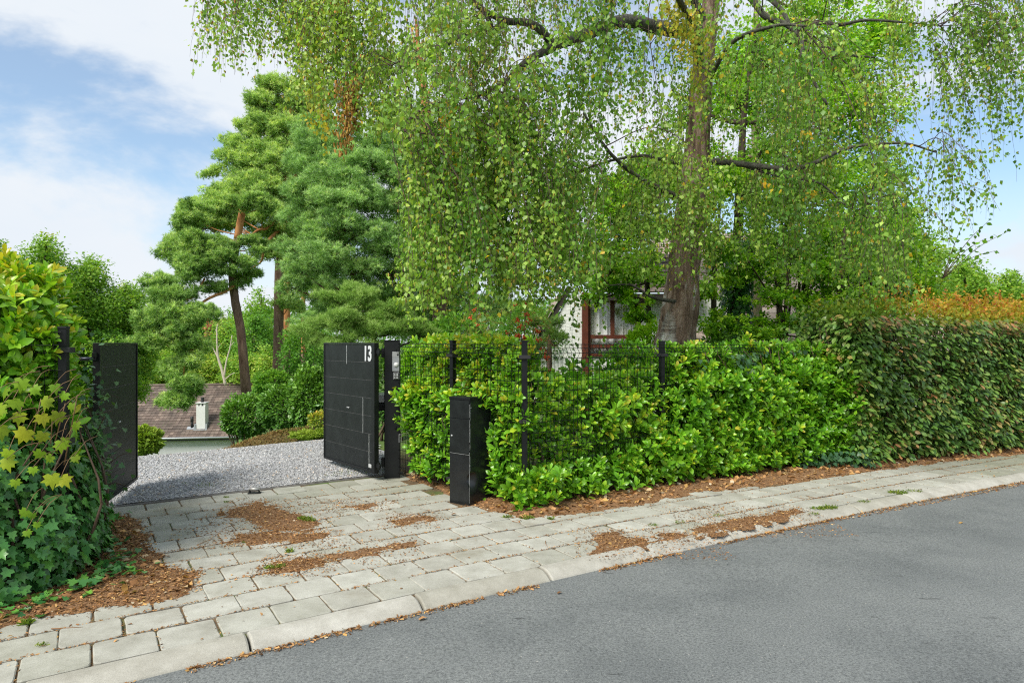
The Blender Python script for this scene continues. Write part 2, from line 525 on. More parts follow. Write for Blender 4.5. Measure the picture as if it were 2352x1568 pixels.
# dark scuffs stretched along the road and pale grit
vs = objco(n, l); ms = n.new("ShaderNodeMapping"); ms.inputs["Rotation"].default_value = (0, 0, -KA); ms.inputs["Scale"].default_value = (2.2, 9, 1); l.new(vs, ms.inputs[0])
nd = noise(n, l, 1.6, 3, .6, ms.outputs[0]); rd = ramp(n, [(.26, (.5, .5, .5)), (.31, (1, 1, 1))]); l.new(nd.outputs["Fac"], rd.inputs[0])
c = mixc(n, l, 1.0, c, rd.outputs[0], 'MULTIPLY')
vo = n.new("ShaderNodeTexVoronoi"); vo.inputs["Scale"].default_value = 14; l.new(v, vo.inputs["Vector"])
rv = ramp(n, [(.045, (1, 1, 1)), (.06, (0, 0, 0))]); l.new(vo.outputs["Distance"], rv.inputs[0])
c = mixc(n, l, rv.outputs[0], c, (.42, .4, .36))
l.new(c, b.inputs["Base Color"]); b.inputs["Roughness"].default_value = .82; b.inputs["Specular IOR Level"].default_value = .35
bump(n, l, b, na.outputs["Fac"], .7, .006)
ss, tt = np.meshgrid(np.concatenate([np.linspace(-60, -8, 20), np.arange(-7.8, 14, .2), np.linspace(14.5, 120, 40)]), np.linspace(-6.8, .02, 24))
w = W(ss, tt); mb = MB()
rz = -.052 + .02 * np.sin(np.clip(-tt / 6.8, 0, 1) * math.pi) + .004 * (vnoise(w[..., 0], w[..., 1], 1.3, 2) - .5)
grid_mesh(mb, w[..., 0], w[..., 1], rz)
tagt(mb.build("road", asph), kind="structure")

# concrete for kerb and tiles (tint r = brightness of that stone)
def stone_mat(name, cols, k=1):
    m, n, l, b = nmat(name)
    at = n.new("ShaderNodeAttribute"); at.attribute_name = "tint"
    s = n.new("ShaderNodeSeparateColor"); l.new(at.outputs["Color"], s.inputs[0])
    r = ramp(n, [(0, cols[0]), (.5, cols[1]), (1, cols[2])]); l.new(s.outputs[0], r.inputs[0])
    v = objco(n, l)
    n1 = noise(n, l, 4.5, 6, .7, v); r1 = ramp(n, [(.3, (.74, .73, .70)), (.65, (1.1, 1.1, 1.1))]); l.new(n1.outputs["Fac"], r1.inputs[0])
    c = mixc(n, l, 1.0, r.outputs[0], r1.outputs[0], 'MULTIPLY')
    n2 = noise(n, l, 260, 2, .6, v); r2 = ramp(n, [(.3, (.8, .8, .79)), (.7, (1.16, 1.16, 1.15))]); l.new(n2.outputs["Fac"], r2.inputs[0])
    c = mixc(n, l, 1.0, c, r2.outputs[0], 'MULTIPLY')
    n3 = noise(n, l, 1.3, 5, .7, v); r3 = ramp(n, [(.55, (0, 0, 0)), (.75, (.5, .5, .5))]); l.new(n3.outputs["Fac"], r3.inputs[0])
    c = mixc(n, l, r3.outputs[0], c, (.19, .15, .09))
    mo = mixc(n, l, s.outputs[1], c, (.13, .15, .06))          # mossy stones where g is high
    l.new(mo, b.inputs["Base Color"]); b.inputs["Roughness"].default_value = .88; b.inputs["Specular IOR Level"].default_value = .25
    bump(n, l, b, n2.outputs["Fac"], .35, .004)
    return m
tile_m = stone_mat("concrete_tile", [(.36, .352, .305), (.415, .408, .36), (.465, .46, .41)])
kerb_m = stone_mat("kerb_concrete", [(.35, .335, .285), (.41, .395, .345), (.46, .445, .40)])

# kerb stones
mb = MB()
kjoint = sorted([float(ST(G(*p, -.05))[0]) for p in ((575, 1491), (970, 1398), (1268, 1333), (1503, 1282), (1692, 1240), (1852, 1206), (1988, 1178), (2100, 1151), (2205, 1133))])
while kjoint[0] > -9: kjoint.insert(0, kjoint[0] - 1.0)
while kjoint[-1] < 40: kjoint.append(kjoint[-1] + 1.0)
for a, c_ in zip(kjoint[:-1], kjoint[1:]):
    a2, c2 = a + .007, c_ - .007
    e = .012
    u = np.array([a2, a2 + .002, a2 + e] + list(np.linspace(a2 + .1, c2 - .1, 6)) + [c2 - e, c2 - .002, c2])
    prof = [(.172, -.14), (.172, -.006), (.166, .0), (.12, .001), (.085, -.004), (.055, -.016), (.03, -.032), (.01, -.046), (.002, -.056), (0, -.15)]
    dz = rng.normal() * .0025; tint = (rng.random(), .04 * rng.random(), rng.random()); tilt = rng.normal() * .003
    S_, T_ = np.meshgrid(u, [p[0] for p in prof], indexing='ij'); Z = np.tile([p[1] for p in prof], (len(u), 1))
    endf = np.ones(len(u)); endf[[0, -1]] = 0; endf[[1, -2]] = .55
    Z = np.where(Z > -.1, Z + dz - (1 - endf)[:, None] * .012 + tilt * (S_ - a) , Z)
    Z = Z + np.where(Z > -.1, .0018 * (vnoise(S_ + a * 3, T_, 30, 2) - .5), 0)
    w = W(S_, T_); rI, cI = Z.shape
    base = MB(); grid_mesh(base, w[..., 0], w[..., 1], Z)
    vv = base.v[0]; qq = base.f4[0][:, ::-1]
    mb.add(vv, None, qq, tint)
    for k0 in (0, rI - 1):
        ring = np.arange(cI) + k0 * cI
        cen = vv[ring].mean(0); 
        t3 = np.stack([np.full(cI - 1, cI), np.arange(cI - 1), np.arange(1, cI)], 1)
        mb.add(np.vstack([vv[ring], cen]), t3, None, tint)
tagt(mb.build("kerb", kerb_m, smooth=False), kind="structure")

# pavement tiles: rows of 30 cm slabs, every other row shifted by half
TS = .307
def inpoly(p, poly):
    x, y = p; ins = False; k = len(poly)
    for i in range(k):
        x1, y1 = poly[i]; x2, y2 = poly[(i + 1) % k]
        if (y1 > y) != (y2 > y) and x < (x2 - x1) * (y - y1) / (y2 - y1) + x1: ins = not ins
    return ins
sb = [G(*p) for p in ((1240, 1182), (1420, 1160), (1600, 1130), (1800, 1105), (2000, 1078), (2352, 1036))]
PAVE = [W(-9., .17), W(-9., 1.05), W(-4.5, 1.05), G(100, 1345), G(215, 1170)] + [GE0 - .1 * GNn, GE1 + GD * .3, G(960, 1110), G(1080, 1165), G(1200, 1185)] + sb
sE, tE = ST(sb[-1])
PAVE += [W(sE + 30, float(tE)), W(sE + 30, .17)]
for s_ in np.arange(sE + 28, -9, -.5): PAVE.append(W(s_, .17))
def clip_half(poly, o, nn):
    out = []
    for i in range(len(poly)):
        a, b_ = poly[i], poly[(i + 1) % len(poly)]
        da, db = (a - o) @ nn, (b_ - o) @ nn
        if da <= 0: out.append(a)
        if da * db < 0: out.append(a + (b_ - a) * da / (da - db))
    return out
mb = MB(); mb.smooth = False
LITTER_HOLES = []
for i in range(16):
    t0 = .178 + i * TS
    for j in range(-40, 130):
        s0 = j * TS + (TS / 2 if i % 2 else 0) + .05 + .012 * math.sin(i * 7)
        cxy = W(s0 + TS / 2, t0 + TS / 2)
        if not inpoly(cxy, PAVE) : continue
        if s0 > 15 and i > 5: continue
        g = .0032 + rng.random() * .0028
        g2 = g + .0035; cs = [(g, g2), (TS - g, g2), (TS - g, TS - g2), (g, TS - g2)]
        jit = rng.normal(size=2) * .0022; rt = rng.normal() * .004
        pl = []
        for (a, c_) in cs:
            a2 = a + jit[0] - rt * (c_ - TS / 2); c2 = c_ + jit[1] + rt * (a - TS / 2)
            pl.append(W(s0 + a2, t0 + c2))
        pl = clip_half(pl, GE0 - GNn * .012, GNn)
        if len(pl) < 3: continue
        pl = np.array(pl); cen = pl.mean(0)
        rad = np.linalg.norm(pl - cen, axis=1)
        if rad.max() < .06: continue
        # rounded corners: each corner becomes three points
        ring = []
        K = len(pl)
        for q in range(K):
            p0, p1, p2 = pl[q - 1], pl[q], pl[(q + 1) % K]
            rr = .012 + rng.random() * .02
            a_ = p1 + unit(p0 - p1) * rr; c_ = p1 + unit(p2 - p1) * rr
            ring += [a_, p1 * .5 + (a_ + c_) * .25, c_]
            e = p2 - p1; L = np.linalg.norm(e)
            for uu in (.3, .5, .7): ring.append(p1 + e * uu + np.array([-e[1], e[0]]) / max(L, .01) * rng.normal() * .0012)
        ring = np.array(ring); K = len(ring)
        tz = rng.normal() * .0022; tx, ty = rng.normal(size=2) * .009
        hz = lambda q: tz + (q[:, 0] - cen[0]) * tx + (q[:, 1] - cen[1]) * ty
        inn = cen + (ring - cen) * (1 - .006 / np.maximum(np.linalg.norm(ring - cen, axis=1), .05))[:, None]
        v = np.vstack([np.c_[ring, hz(ring) - .045], np.c_[ring, hz(ring) - .005], np.c_[inn, hz(inn)], [[*cen, tz]]])
        a_ = np.arange(K); b_ = (a_ + 1) % K
        q4 = np.vstack([np.stack([a_, b_, b_ + K, a_ + K], 1), np.stack([a_ + K, b_ + K, b_ + 2 * K, a_ + 2 * K], 1)])
        t3 = np.stack([a_ + 2 * K, b_ + 2 * K, np.full(K, 3 * K)], 1)
        s_, t_ = s0, t0
        mossy = np.clip(.0 + .5 * sm(s_, 4.5, 8.5) + .16 * sm(t_, 2.2, 3.3) + rng.normal() * .07, 0, .62)
        br = np.clip(.55 + rng.normal() * .22 - .25 * sm(s_, 4, 8), 0, 1)
        mb.add(v, t3, q4, (br, mossy, rng.random()))
tagt(mb.build("pavement", tile_m), kind="structure")

# edging strip between tiles and gravel
strip_m = plain("edging_concrete", (.16, .15, .135), .9, var=.35, sc=8, bmp=.4)
mb = MB(); L = np.linalg.norm(GE1 - GE0) + .45
M = (np.array([*(GE0 - GD * .6), 0]), np.array([*GD, 0]), np.array([*GNn, 0]), np.array([0, 0, 1.]))
box(mb, (0, -.008, -.1), (L + .6, .03, .004), M, bev=.003)
tagt(mb.build("edging_strip", strip_m), kind="structure")

# gravel drive
grav, n, l, b = nmat("gravel")
v = objco(n, l)
vo = n.new("ShaderNodeTexVoronoi"); vo.inputs["Scale"].default_value = 46; l.new(v, vo.inputs["Vector"])
rs = n.new("ShaderNodeSeparateColor"); l.new(vo.outputs["Color"], rs.inputs[0])
rv = ramp(n, [(0, (.2, .2, .21)), (.4, (.36, .365, .375)), (.8, (.5, .505, .515)), (1, (.58, .54, .5))]); l.new(rs.outputs[0], rv.inputs[0])
l.new(rv.outputs[0], b.inputs["Base Color"]); b.inputs["Roughness"].default_value = .85
bump(n, l, b, vo.outputs["Distance"], .9, .015)
a_, d_ = np.meshgrid(np.arange(-7, 7.2, .09), np.arange(0, 9.5, .09))
gxy = GE0 + a_[..., None] * GD + (d_ + .032)[..., None] * GNn
def gravz(x, y):
    d = (np.stack([x, y], -1) - GE0) @ GNn
    return terrain(x, y) + .03 + .015 * (vnoise(x, y, 1.6, 3) - .5) * sm(d, 0, .6) - .012 * (1 - sm(d, 0, .3))
zz = gravz(gxy[..., 0], gxy[..., 1])
def grav_in(x, y):
    edge = -1.42 - .32 * np.clip(y - 8.2, 0, 9)
    return (x < edge + .25 * (vnoise(x, y, 1.2, 2) - .5)) & (((np.stack([x, y], -1) - CR0) @ CN) < 3.0)
mk = grav_in(gxy[..., 0], gxy[..., 1])
mb = MB(); grid_mesh(mb, gxy[..., 0], gxy[..., 1], zz, mk)
tagt(mb.build("gravel_drive", grav), kind="structure")

stone_sh = leaf_mat("gravel_stone", [(0, (.25, .245, .24)), (.3, (.33, .33, .33)), (.7, (.41, .41, .41)), (.93, (.52, .52, .50)), (1, (.55, .42, .3))], .8, 0.0, .3)
N = 62000
u = rng.random(N); a = rng.uniform(-1.5, 6.2, N); d = .04 + 5.4 * rng.random(N) ** 1.15
p = GE0 + a[:, None] * GD + d[:, None] * GNn
ok = grav_in(p[:, 0], p[:, 1]); p = p[ok]; N = len(p)
z = gravz(p[:, 0], p[:, 1])
mb = MB(); mb.smooth = False
sz = .007 + .011 * rng.random(N) ** 2
scatter(mb, 'stone', np.c_[p, z + sz * .25], rdir(N) * [1, 1, .35], rdir(N, 1.2), sz, rng.random(N), wid=rng.uniform(.6, 1.1, N))
tagt(mb.build("gravel", stone_sh), "loose grey and bluish crushed gravel covering the driveway behind the gate", "gravel", kind="stuff")

# ------------------------------------------------------------------ litter: mounds of fallen birch seed, twigs and leaves
lit_m, n, l, b = nmat("leaf_litter_base")
v = objco(n, l)
nz = noise(n, l, 60, 4, .75, v, .5); r = ramp(n, [(.3, (.11, .055, .022)), (.5, (.27, .14, .06)), (.72, (.44, .26, .13))])
l.new(nz.outputs["Fac"], r.inputs[0]); l.new(r.outputs[0], b.inputs["Base Color"]); b.inputs["Roughness"].default_value = .95
nf = noise(n, l, 190, 3, .7, v); bump(n, l, b, nf.outputs["Fac"], 1.0, .012)
lit_leaf = leaf_mat("dry_leaf", [(0, (.12, .055, .02)), (.45, (.33, .16, .06)), (.75, (.5, .28, .12)), (.9, (.55, .33, .1)), (1, (.5, .42, .3))], .7, .12, .3)

def poly_dist(pts, poly):
    """signed distance, positive inside"""
    pts = np.asarray(pts); x, y = pts[..., 0], pts[..., 1]
    dmin = np.full(x.shape, 1e9); ins = np.zeros(x.shape, bool); k = len(poly)
    for i in range(k):
        a = np.asarray(poly[i]); c = np.asarray(poly[(i + 1) % k]); e = c - a
        t = np.clip(((x - a[0]) * e[0] + (y - a[1]) * e[1]) / max(e @ e, 1e-9), 0, 1)
        dmin = np.minimum(dmin, np.hypot(x - a[0] - t * e[0], y - a[1] - t * e[1]))
        if a[1] != c[1]:
            ins ^= ((a[1] > y) != (c[1] > y)) & (x < (c[0] - a[0]) * (y - a[1]) / (c[1] - a[1]) + a[0])
    return np.where(ins, dmin, -dmin)
def litter(name, px, label, n_flake, n_leaf, hmax=.012, rough=.05, step=.022, soft=.10, flake=.02, leaf=.04, base=True):
    poly = [G(*q) for q in px]; A = np.array(poly)
    lo, hi = A.min(0) - .12, A.max(0) + .12
    X, Y = np.meshgrid(np.arange(lo[0], hi[0], step), np.arange(lo[1], hi[1], step))
    def hf(x, y):
        d = poly_dist(np.stack([x, y], -1), poly) + rough * (vnoise(x, y, 7, 3) - .5) * 2.6 + rough * (vnoise(x, y, 19, 2) - .5) * 1.2
        return np.clip(d / soft, -1.2, 1) * (hmax if hmax > .01 else hmax) + .004 * (vnoise(x, y, 22, 2) - .5) + .0005
    Z = hf(X, Y)
    mb = MB()
    if base: grid_mesh(mb, X, Y, np.where(Z > -.006, Z, -.012), Z > -.003, mat=0)
    N = n_flake
    p = lo + rng.random((N * 3, 2)) * (hi - lo); z = hf(p[:, 0], p[:, 1]); ok = z > -.003 - .011 * rng.random(len(z)) ** 3; p = p[ok][:N]; z = np.maximum(z[ok][:N], .001); N = len(p)
    dd = rdir(N) * [1, 1, .18]
    scatter(mb, 'chip', np.c_[p, z + .003], dd, rdir(N, 1.5), rng.uniform(.5, 1.3, N) * flake, rng.random(N) ** 1.3, wid=rng.uniform(.12, .6, N), mat=1)
    N = n_leaf
    if N:
        p = lo + rng.random((N * 4, 2)) * (hi - lo); z = hf(p[:, 0], p[:, 1]); ok = z > .001; p = p[ok][:N]; z = z[ok][:N]; N = len(p)
        scatter(mb, 'curl', np.c_[p, z + .004], rdir(N) * [1, 1, .3], rdir(N, 1.3), rng.uniform(.6, 1.3, N) * leaf, .3 + .7 * rng.random(N), mat=1)
    return tagt(mb.build(name, [lit_m, lit_leaf]), label, "leaf litter", kind="stuff")
litter("leaf_litter", [(-60, 1470), (0, 1440), (60, 1428), (150, 1410), (215, 1398), (300, 1392), (360, 1385), (420, 1365), (445, 1335), (440, 1315), (375, 1300), (350, 1270), (335, 1235), (320, 1200), (285, 1188), (240, 1170), (190, 1150), (60, 1250), (-100, 1400)],
       "brown needle and leaf litter spilling from under the ivy at the left", 11000, 260, .02, .05, leaf=.045, flake=.022)
patches = [
 ([(505, 1190), (530, 1165), (600, 1150), (625, 1160), (680, 1180), (718, 1200), (722, 1215), (690, 1222), (640, 1215), (600, 1205), (560, 1190)], 3000, 14),
 ([(505, 1240), (540, 1228), (620, 1222), (735, 1228), (740, 1238), (640, 1245), (520, 1250)], 1800, 6),
 ([(790, 1165), (830, 1158), (885, 1153), (880, 1160), (830, 1170)], 500, 2),
 ([(905, 1198), (925, 1184), (990, 1188), (985, 1194), (925, 1206)], 800, 2),
 ([(610, 1310), (640, 1290), (730, 1283), (745, 1296), (700, 1305), (640, 1312)], 1300, 4),
 ([(1362, 1275), (1385, 1250), (1370, 1232), (1410, 1222), (1450, 1232), (1540, 1224), (1600, 1228), (1530, 1240), (1460, 1256), (1400, 1272)], 2200, 10),
 ([(1600, 1215), (1680, 1195), (1760, 1182), (1830, 1168), (1835, 1178), (1780, 1195), (1700, 1210), (1630, 1225)], 2600, 12),
 ([(755, 1275), (830, 1262), (940, 1245), (942, 1250), (840, 1272), (770, 1285)], 700, 0),
]
for q, a, c_ in patches:
    litter("leaf_litter", q, None, a, c_, .006, .05, step=.018, soft=.07, flake=.017, leaf=.03)
lab = ["largest brown litter patch on the tiles in front of the gravel drive", "long brown litter patch on the tiles left of the middle of the forecourt",
       "thin brown litter streak on the tiles before the right gate leaf", "small brown litter patch on the tiles left of the letterbox foot",
       "ragged brown litter patch on tiles near the kerb below the gateway", "brown litter filling the corner of a tile beside the kerb below the fence",
       "long brown litter strip along the kerb towards the right", "narrow brown litter line following a tile joint in the forecourt"]
for o, lb in zip([o for o in COL.objects if o.name.startswith("leaf_litter.")], lab): o["label"] = lb
litter("leaf_litter", [(950, 1100), (1010, 1118), (1060, 1150), (1130, 1170), (1200, 1192), (1300, 1180), (1450, 1162), (1600, 1132), (1750, 1115), (1900, 1095), (1990, 1083), (2200, 1058), (2352, 1040), (2500, 1026), (2500, 1012), (2200, 1030), (1900, 1060), (1700, 1070), (1500, 1095), (1350, 1120), (1200, 1120), (1100, 1100), (1000, 1070), (930, 1080)],
       "dry brown leaves heaped along the foot of the hedge and fence", 15000, 2600, .03, .05, step=.03, soft=.2, leaf=.055, flake=.028)
# thin lines of debris along the road edge of the kerb
mb = MB(); N = 5200
s_ = rng.uniform(-3.5, 9.5, N); t_ = -.012 - .05 * rng.random(N) ** 2.5 * (1 + 1.4 * sm(s_, 2.5, 4.5))
keep = vnoise(s_, s_ * 0, 3.3, 3) > .36 - .2 * sm(s_, 2, 4); s_, t_ = s_[keep], t_[keep]; w = W(s_, t_); N = len(w)
scatter(mb, 'chip', np.c_[w, np.full(N, -.046)], rdir(N) * [1, 1, .2], rdir(N, 1.5), rng.uniform(.008, .03, N), rng.random(N), wid=rng.uniform(.15, .6, N))
N = 34000                                             # and in the joints and all over the tiles
s_ = rng.uniform(-3.5, 9.5, N); i_ = rng.integers(0, 11, N); t_ = .178 + i_ * TS + rng.normal(size=N) * .006
k2 = rng.random(N) < .35; jj = np.round((s_ - .05) / TS); s_ = np.where(k2, jj * TS + .05 + np.where(i_ % 2, TS / 2, 0) + rng.normal(size=N) * .006, s_); t_ = np.where(k2, t_ + rng.random(N) * TS, t_)
w = W(s_, t_); tk_ = np.mod(t_ - .178, TS); ok = (poly_dist(w, PAVE) > .02) & (vnoise(w[:, 0], w[:, 1], 1.5, 3) > .3) & (((tk_ < .03) | (tk_ > TS - .03)) | (rng.random(len(w)) < .3)); w = w[ok]; N = len(w)
scatter(mb, 'chip', np.c_[w, np.full(N, .0015)], rdir(N) * [1, 1, .12], rdir(N, 1.8), rng.uniform(.008, .022, N), rng.random(N), wid=rng.uniform(.1, .5, N))
N = 520; s_ = rng.uniform(-3.5, 9.5, N); t_ = rng.uniform(.2, 3.4, N); w = W(s_, t_); w = w[poly_dist(w, PAVE) > .05]; N = len(w)
scatter(mb, 'curl', np.c_[w, np.full(N, .004)], rdir(N) * [1, 1, .15], rdir(N, 2.5), rng.uniform(.012, .03, N), rng.random(N), wid=rng.uniform(.3, 1, N))
for k in range(60):                                   # twigs
    s_, t_ = rng.uniform(-3, 8), rng.uniform(.2, 3.2); p0 = W(s_, t_)
    if poly_dist(p0, PAVE) < .15: continue
    a = rng.random() * 6.3; L = rng.uniform(.05, .2)
    pp = [np.array([*(p0 + np.array([math.cos(a + q * .3 * rng.normal()), math.sin(a)]) * L * q), .006 + .003 * rng.random()]) for q in (0, .5, 1)]
    tube(mb, pp, [.0028, .002, .001], 4, tint=(.15 + .4 * rng.random(), .5, .5))
for (x_, y_, sc_, tn) in ((1037, 1183, .055, .12), (962, 1420, .05, .6), (1280, 1360, .035, .1), (1960, 1540, .03, .2), (2204, 1200, .045, .9)):
    w = G(x_, y_, -.04 if y_ > 1340 or x_ > 2000 else 0)
    scatter(mb, 'curl', [[*w, (-.045 if y_ > 1340 or x_ > 2000 else .006)]], [[1, .3, .1]], [[0, .1, 1]], sc_, np.array([tn]))
tagt(mb.build("fallen_debris", lit_leaf), "scattered dry seeds, twigs and leaf bits in the tile joints and along the kerb", "debris", kind="stuff")

# moss and small weeds
moss_m = leaf_mat("weed_green", [(0, (.09, .15, .02)), (.6, (.17, .27, .03)), (1, (.35, .38, .06))], .6, .35, .3)
mb = MB()
def tuft(c, n_, r_, h_):
    a = rng.random(n_) * 6.283; q = np.sqrt(rng.random(n_)) * r_
    p = np.c_[c[0] + np.cos(a) * q, c[1] + np.sin(a) * q * .7, np.full(n_, .002)]
    scatter(mb, 'chip', p, rdir(n_, .9), rdir(n_), rng.uniform(.4, 1.1, n_) * h_, rng.random(n_), wid=rng.uniform(.12, .3, n_))
for (x_, y_, n_, r_, h_) in ((700, 1192, 160, .07, .035), (712, 1196, 80, .05, .03), (640, 1303, 90, .05, .03), (620, 1305, 70, .04, .03), (665, 1267, 60, .03, .03), (62, 1432, 60, .03, .04), (95, 1481, 40, .03, .02), (520, 1153, 50, .03, .02), (1265, 1192, 60, .03, .03),
        (480, 1117, 260, .16, .03), (460, 1110, 220, .2, .025), (620, 1108, 260, .15, .025), (800, 1088, 500, .22, .03), (770, 1091, 300, .2, .03), (540, 1106, 160, .15, .02), (2062, 1132, 260, .1, .03), (1985, 1152, 90, .07, .02), (1905, 1166, 200, .08, .03), (1880, 1168, 160, .07, .025), (1870, 1180, 60, .05, .02), (2100, 1128, 120, .09, .02), (1165, 1188, 60, .05, .03), (1210, 1190, 90, .06, .04), (560, 1246, 20, .02, .02), (520, 1142, 40, .03, .02), (1500, 1206, 60, .05, .02), (1560, 1200, 50, .05, .02), (1650, 1184, 50, .05, .02), (450, 1120, 120, .1, .02)):
    tuft(G(x_, y_), n_, r_, h_)
tagt(mb.build("weeds", moss_m), "small green moss tufts and weeds growing in the joints and gravel edge", "weeds", kind="stuff")

# grassy bank beyond the gravel
bank_m = plain("dry_grass_bank", (.20, .15, .06), .95, var=.5, sc=6, bmp=1.0, bsc=60)
grass_m = leaf_mat("dry_grass", [(0, (.22, .13, .05)), (.5, (.33, .22, .09)), (.8, (.2, .22, .05)), (1, (.12, .2, .03))], .7, .25, .2)
u, w_ = np.meshgrid(np.linspace(0, 1, 60), np.linspace(-1, 1, 24))
c0, c1 = P(505, 1042, 12.2)[:2], P(745, 1000, 13.6)[:2]
bx = c0 + u[..., None] * (c1 - c0) + w_[..., None] * np.array([.5, .9])
bz = terrain(bx[..., 0], bx[..., 1]) - .06 + (.36 * sm(u, 0, .6)) * (1 - w_ ** 2) + .05 * vnoise(bx[..., 0], bx[..., 1], 2, 2) * (1 - np.abs(w_))
mb = MB(); grid_mesh(mb, bx[..., 0], bx[..., 1], bz)
tagt(mb.build("grass_bank", bank_m), kind="structure")
mb = MB(); N = 9000; ui = rng.random(N); wi = rng.uniform(-.95, .95, N)
ii = (wi + 1) / 2 * 23; jj = ui * 59
z = bz[ii.astype(int), jj.astype(int)]; q = c0 + ui[:, None] * (c1 - c0) + wi[:, None] * np.array([.5, .9])
scatter(mb, 'chip', np.c_[q, z], rdir(N, 1.0), rdir(N), rng.uniform(.03, .08, N), rng.random(N) * .75 + .25 * (vnoise(q[:, 0], q[:, 1], 1.5) > .55), wid=.12)
tagt(mb.build("bank_grass", grass_m), "dry brownish grass on the low bank behind the gravel drive", "grass", kind="stuff")

# ------------------------------------------------------------------ gate, posts, letterbox
black_m, n, l, b = nmat("black_powder_coat")
v = objco(n, l)
nz = noise(n, l, 5, 5, .7, v); r = ramp(n, [(.3, (.0035, .0045, .005)), (.75, (.009, .0105, .0105))]); l.new(nz.outputs["Fac"], r.inputs[0])
nd = noise(n, l, 900, 2, .6, v); l.new(r.outputs[0], b.inputs["Base Color"])
nr = ramp(n, [(.3, (.38, .38, .38)), (.7, (.55, .55, .55))]); l.new(nz.outputs["Fac"], nr.inputs[0]); l.new(nr.outputs[0], b.inputs["Roughness"])
b.inputs["Specular IOR Level"].default_value = .32
bump(n, l, b, nd.outputs["Fac"], .04, .001)
panel_m = plain("black_panel", (.011, .0135, .013), .5, var=.4, sc=7, bmp=.03, bsc=700, spec=.25)
groove_m = plain("groove_pale", (.10, .10, .095), .8, var=.3)  # paler grey for the strips set in the board grooves
scratch_m = plain("bare_metal_scratch", (.34, .36, .35), .6, var=.4, sc=60)
white_m = plain("white_lettering", (.62, .64, .64), .5)
steel_m = plain("brushed_steel", (.42, .43, .43), .38, metal=.7, var=.12, sc=40)
grey_m = plain("grey_plastic", (.3, .31, .31), .5)
dark_m = plain("dark_rubber", (.02, .02, .02), .6)

def strip_local(mb, M, x0, x1, z0, z1, y, wob=.0, n_=12):
    """thin irregular mark on a surface, facing local -y"""
    o, ax, ay, az = M
    horiz = (x1 - x0) > (z1 - z0)
    u = np.linspace(0, 1, n_ + 1); v = []
    for q in u:
        wv = rng.normal() * wob
        if horiz:
            X = x0 + q * (x1 - x0); v += [(X, y, z0 + wv), (X, y, z1 + wv + abs(rng.normal()) * wob)]
        else:
            Z = z0 + q * (z1 - z0); v += [(x1 + wv + abs(rng.normal()) * wob, y, Z), (x0 + wv, y, Z)]
    v = np.array(v); vw = o + v[:, :1] * ax + v[:, 1:2] * ay + v[:, 2:] * az
    i = np.arange(n_) * 2
    mb.add(vw, None, np.stack([i, i + 2, i + 3, i + 1], 1))

def text_mesh(txt, size, M, depth, name, mat, parent, sx=1.0, off=0.0, center=True):
    cu = bpy.data.curves.new("t", 'FONT'); cu.body = txt; cu.size = size; cu.extrude = depth; cu.offset = off; cu.space_character = 1.03
    if center: cu.align_x = 'CENTER'; cu.align_y = 'CENTER'
    ob = bpy.data.objects.new("t", cu); COL.objects.link(ob)
    dg = bpy.context.evaluated_depsgraph_get(); me = bpy.data.meshes.new_from_object(ob.evaluated_get(dg))
    bpy.data.objects.remove(ob); bpy.data.curves.remove(cu)
    k = len(me.vertices); co = np.empty(k * 3, np.float32); me.vertices.foreach_get("co", co); co = co.reshape(-1, 3)
    o, ax, ay, az = M
    w = o + co[:, :1] * sx * ax - co[:, 2:] * ay + co[:, 1:2] * az
    me.vertices.foreach_set("co", w.astype(np.float32).ravel()); me.update()
    me.name = name; me.materials.clear(); me.materials.append(mat)
    q = bpy.data.objects.new(name, me); COL.objects.link(q); q.parent = parent
    return q

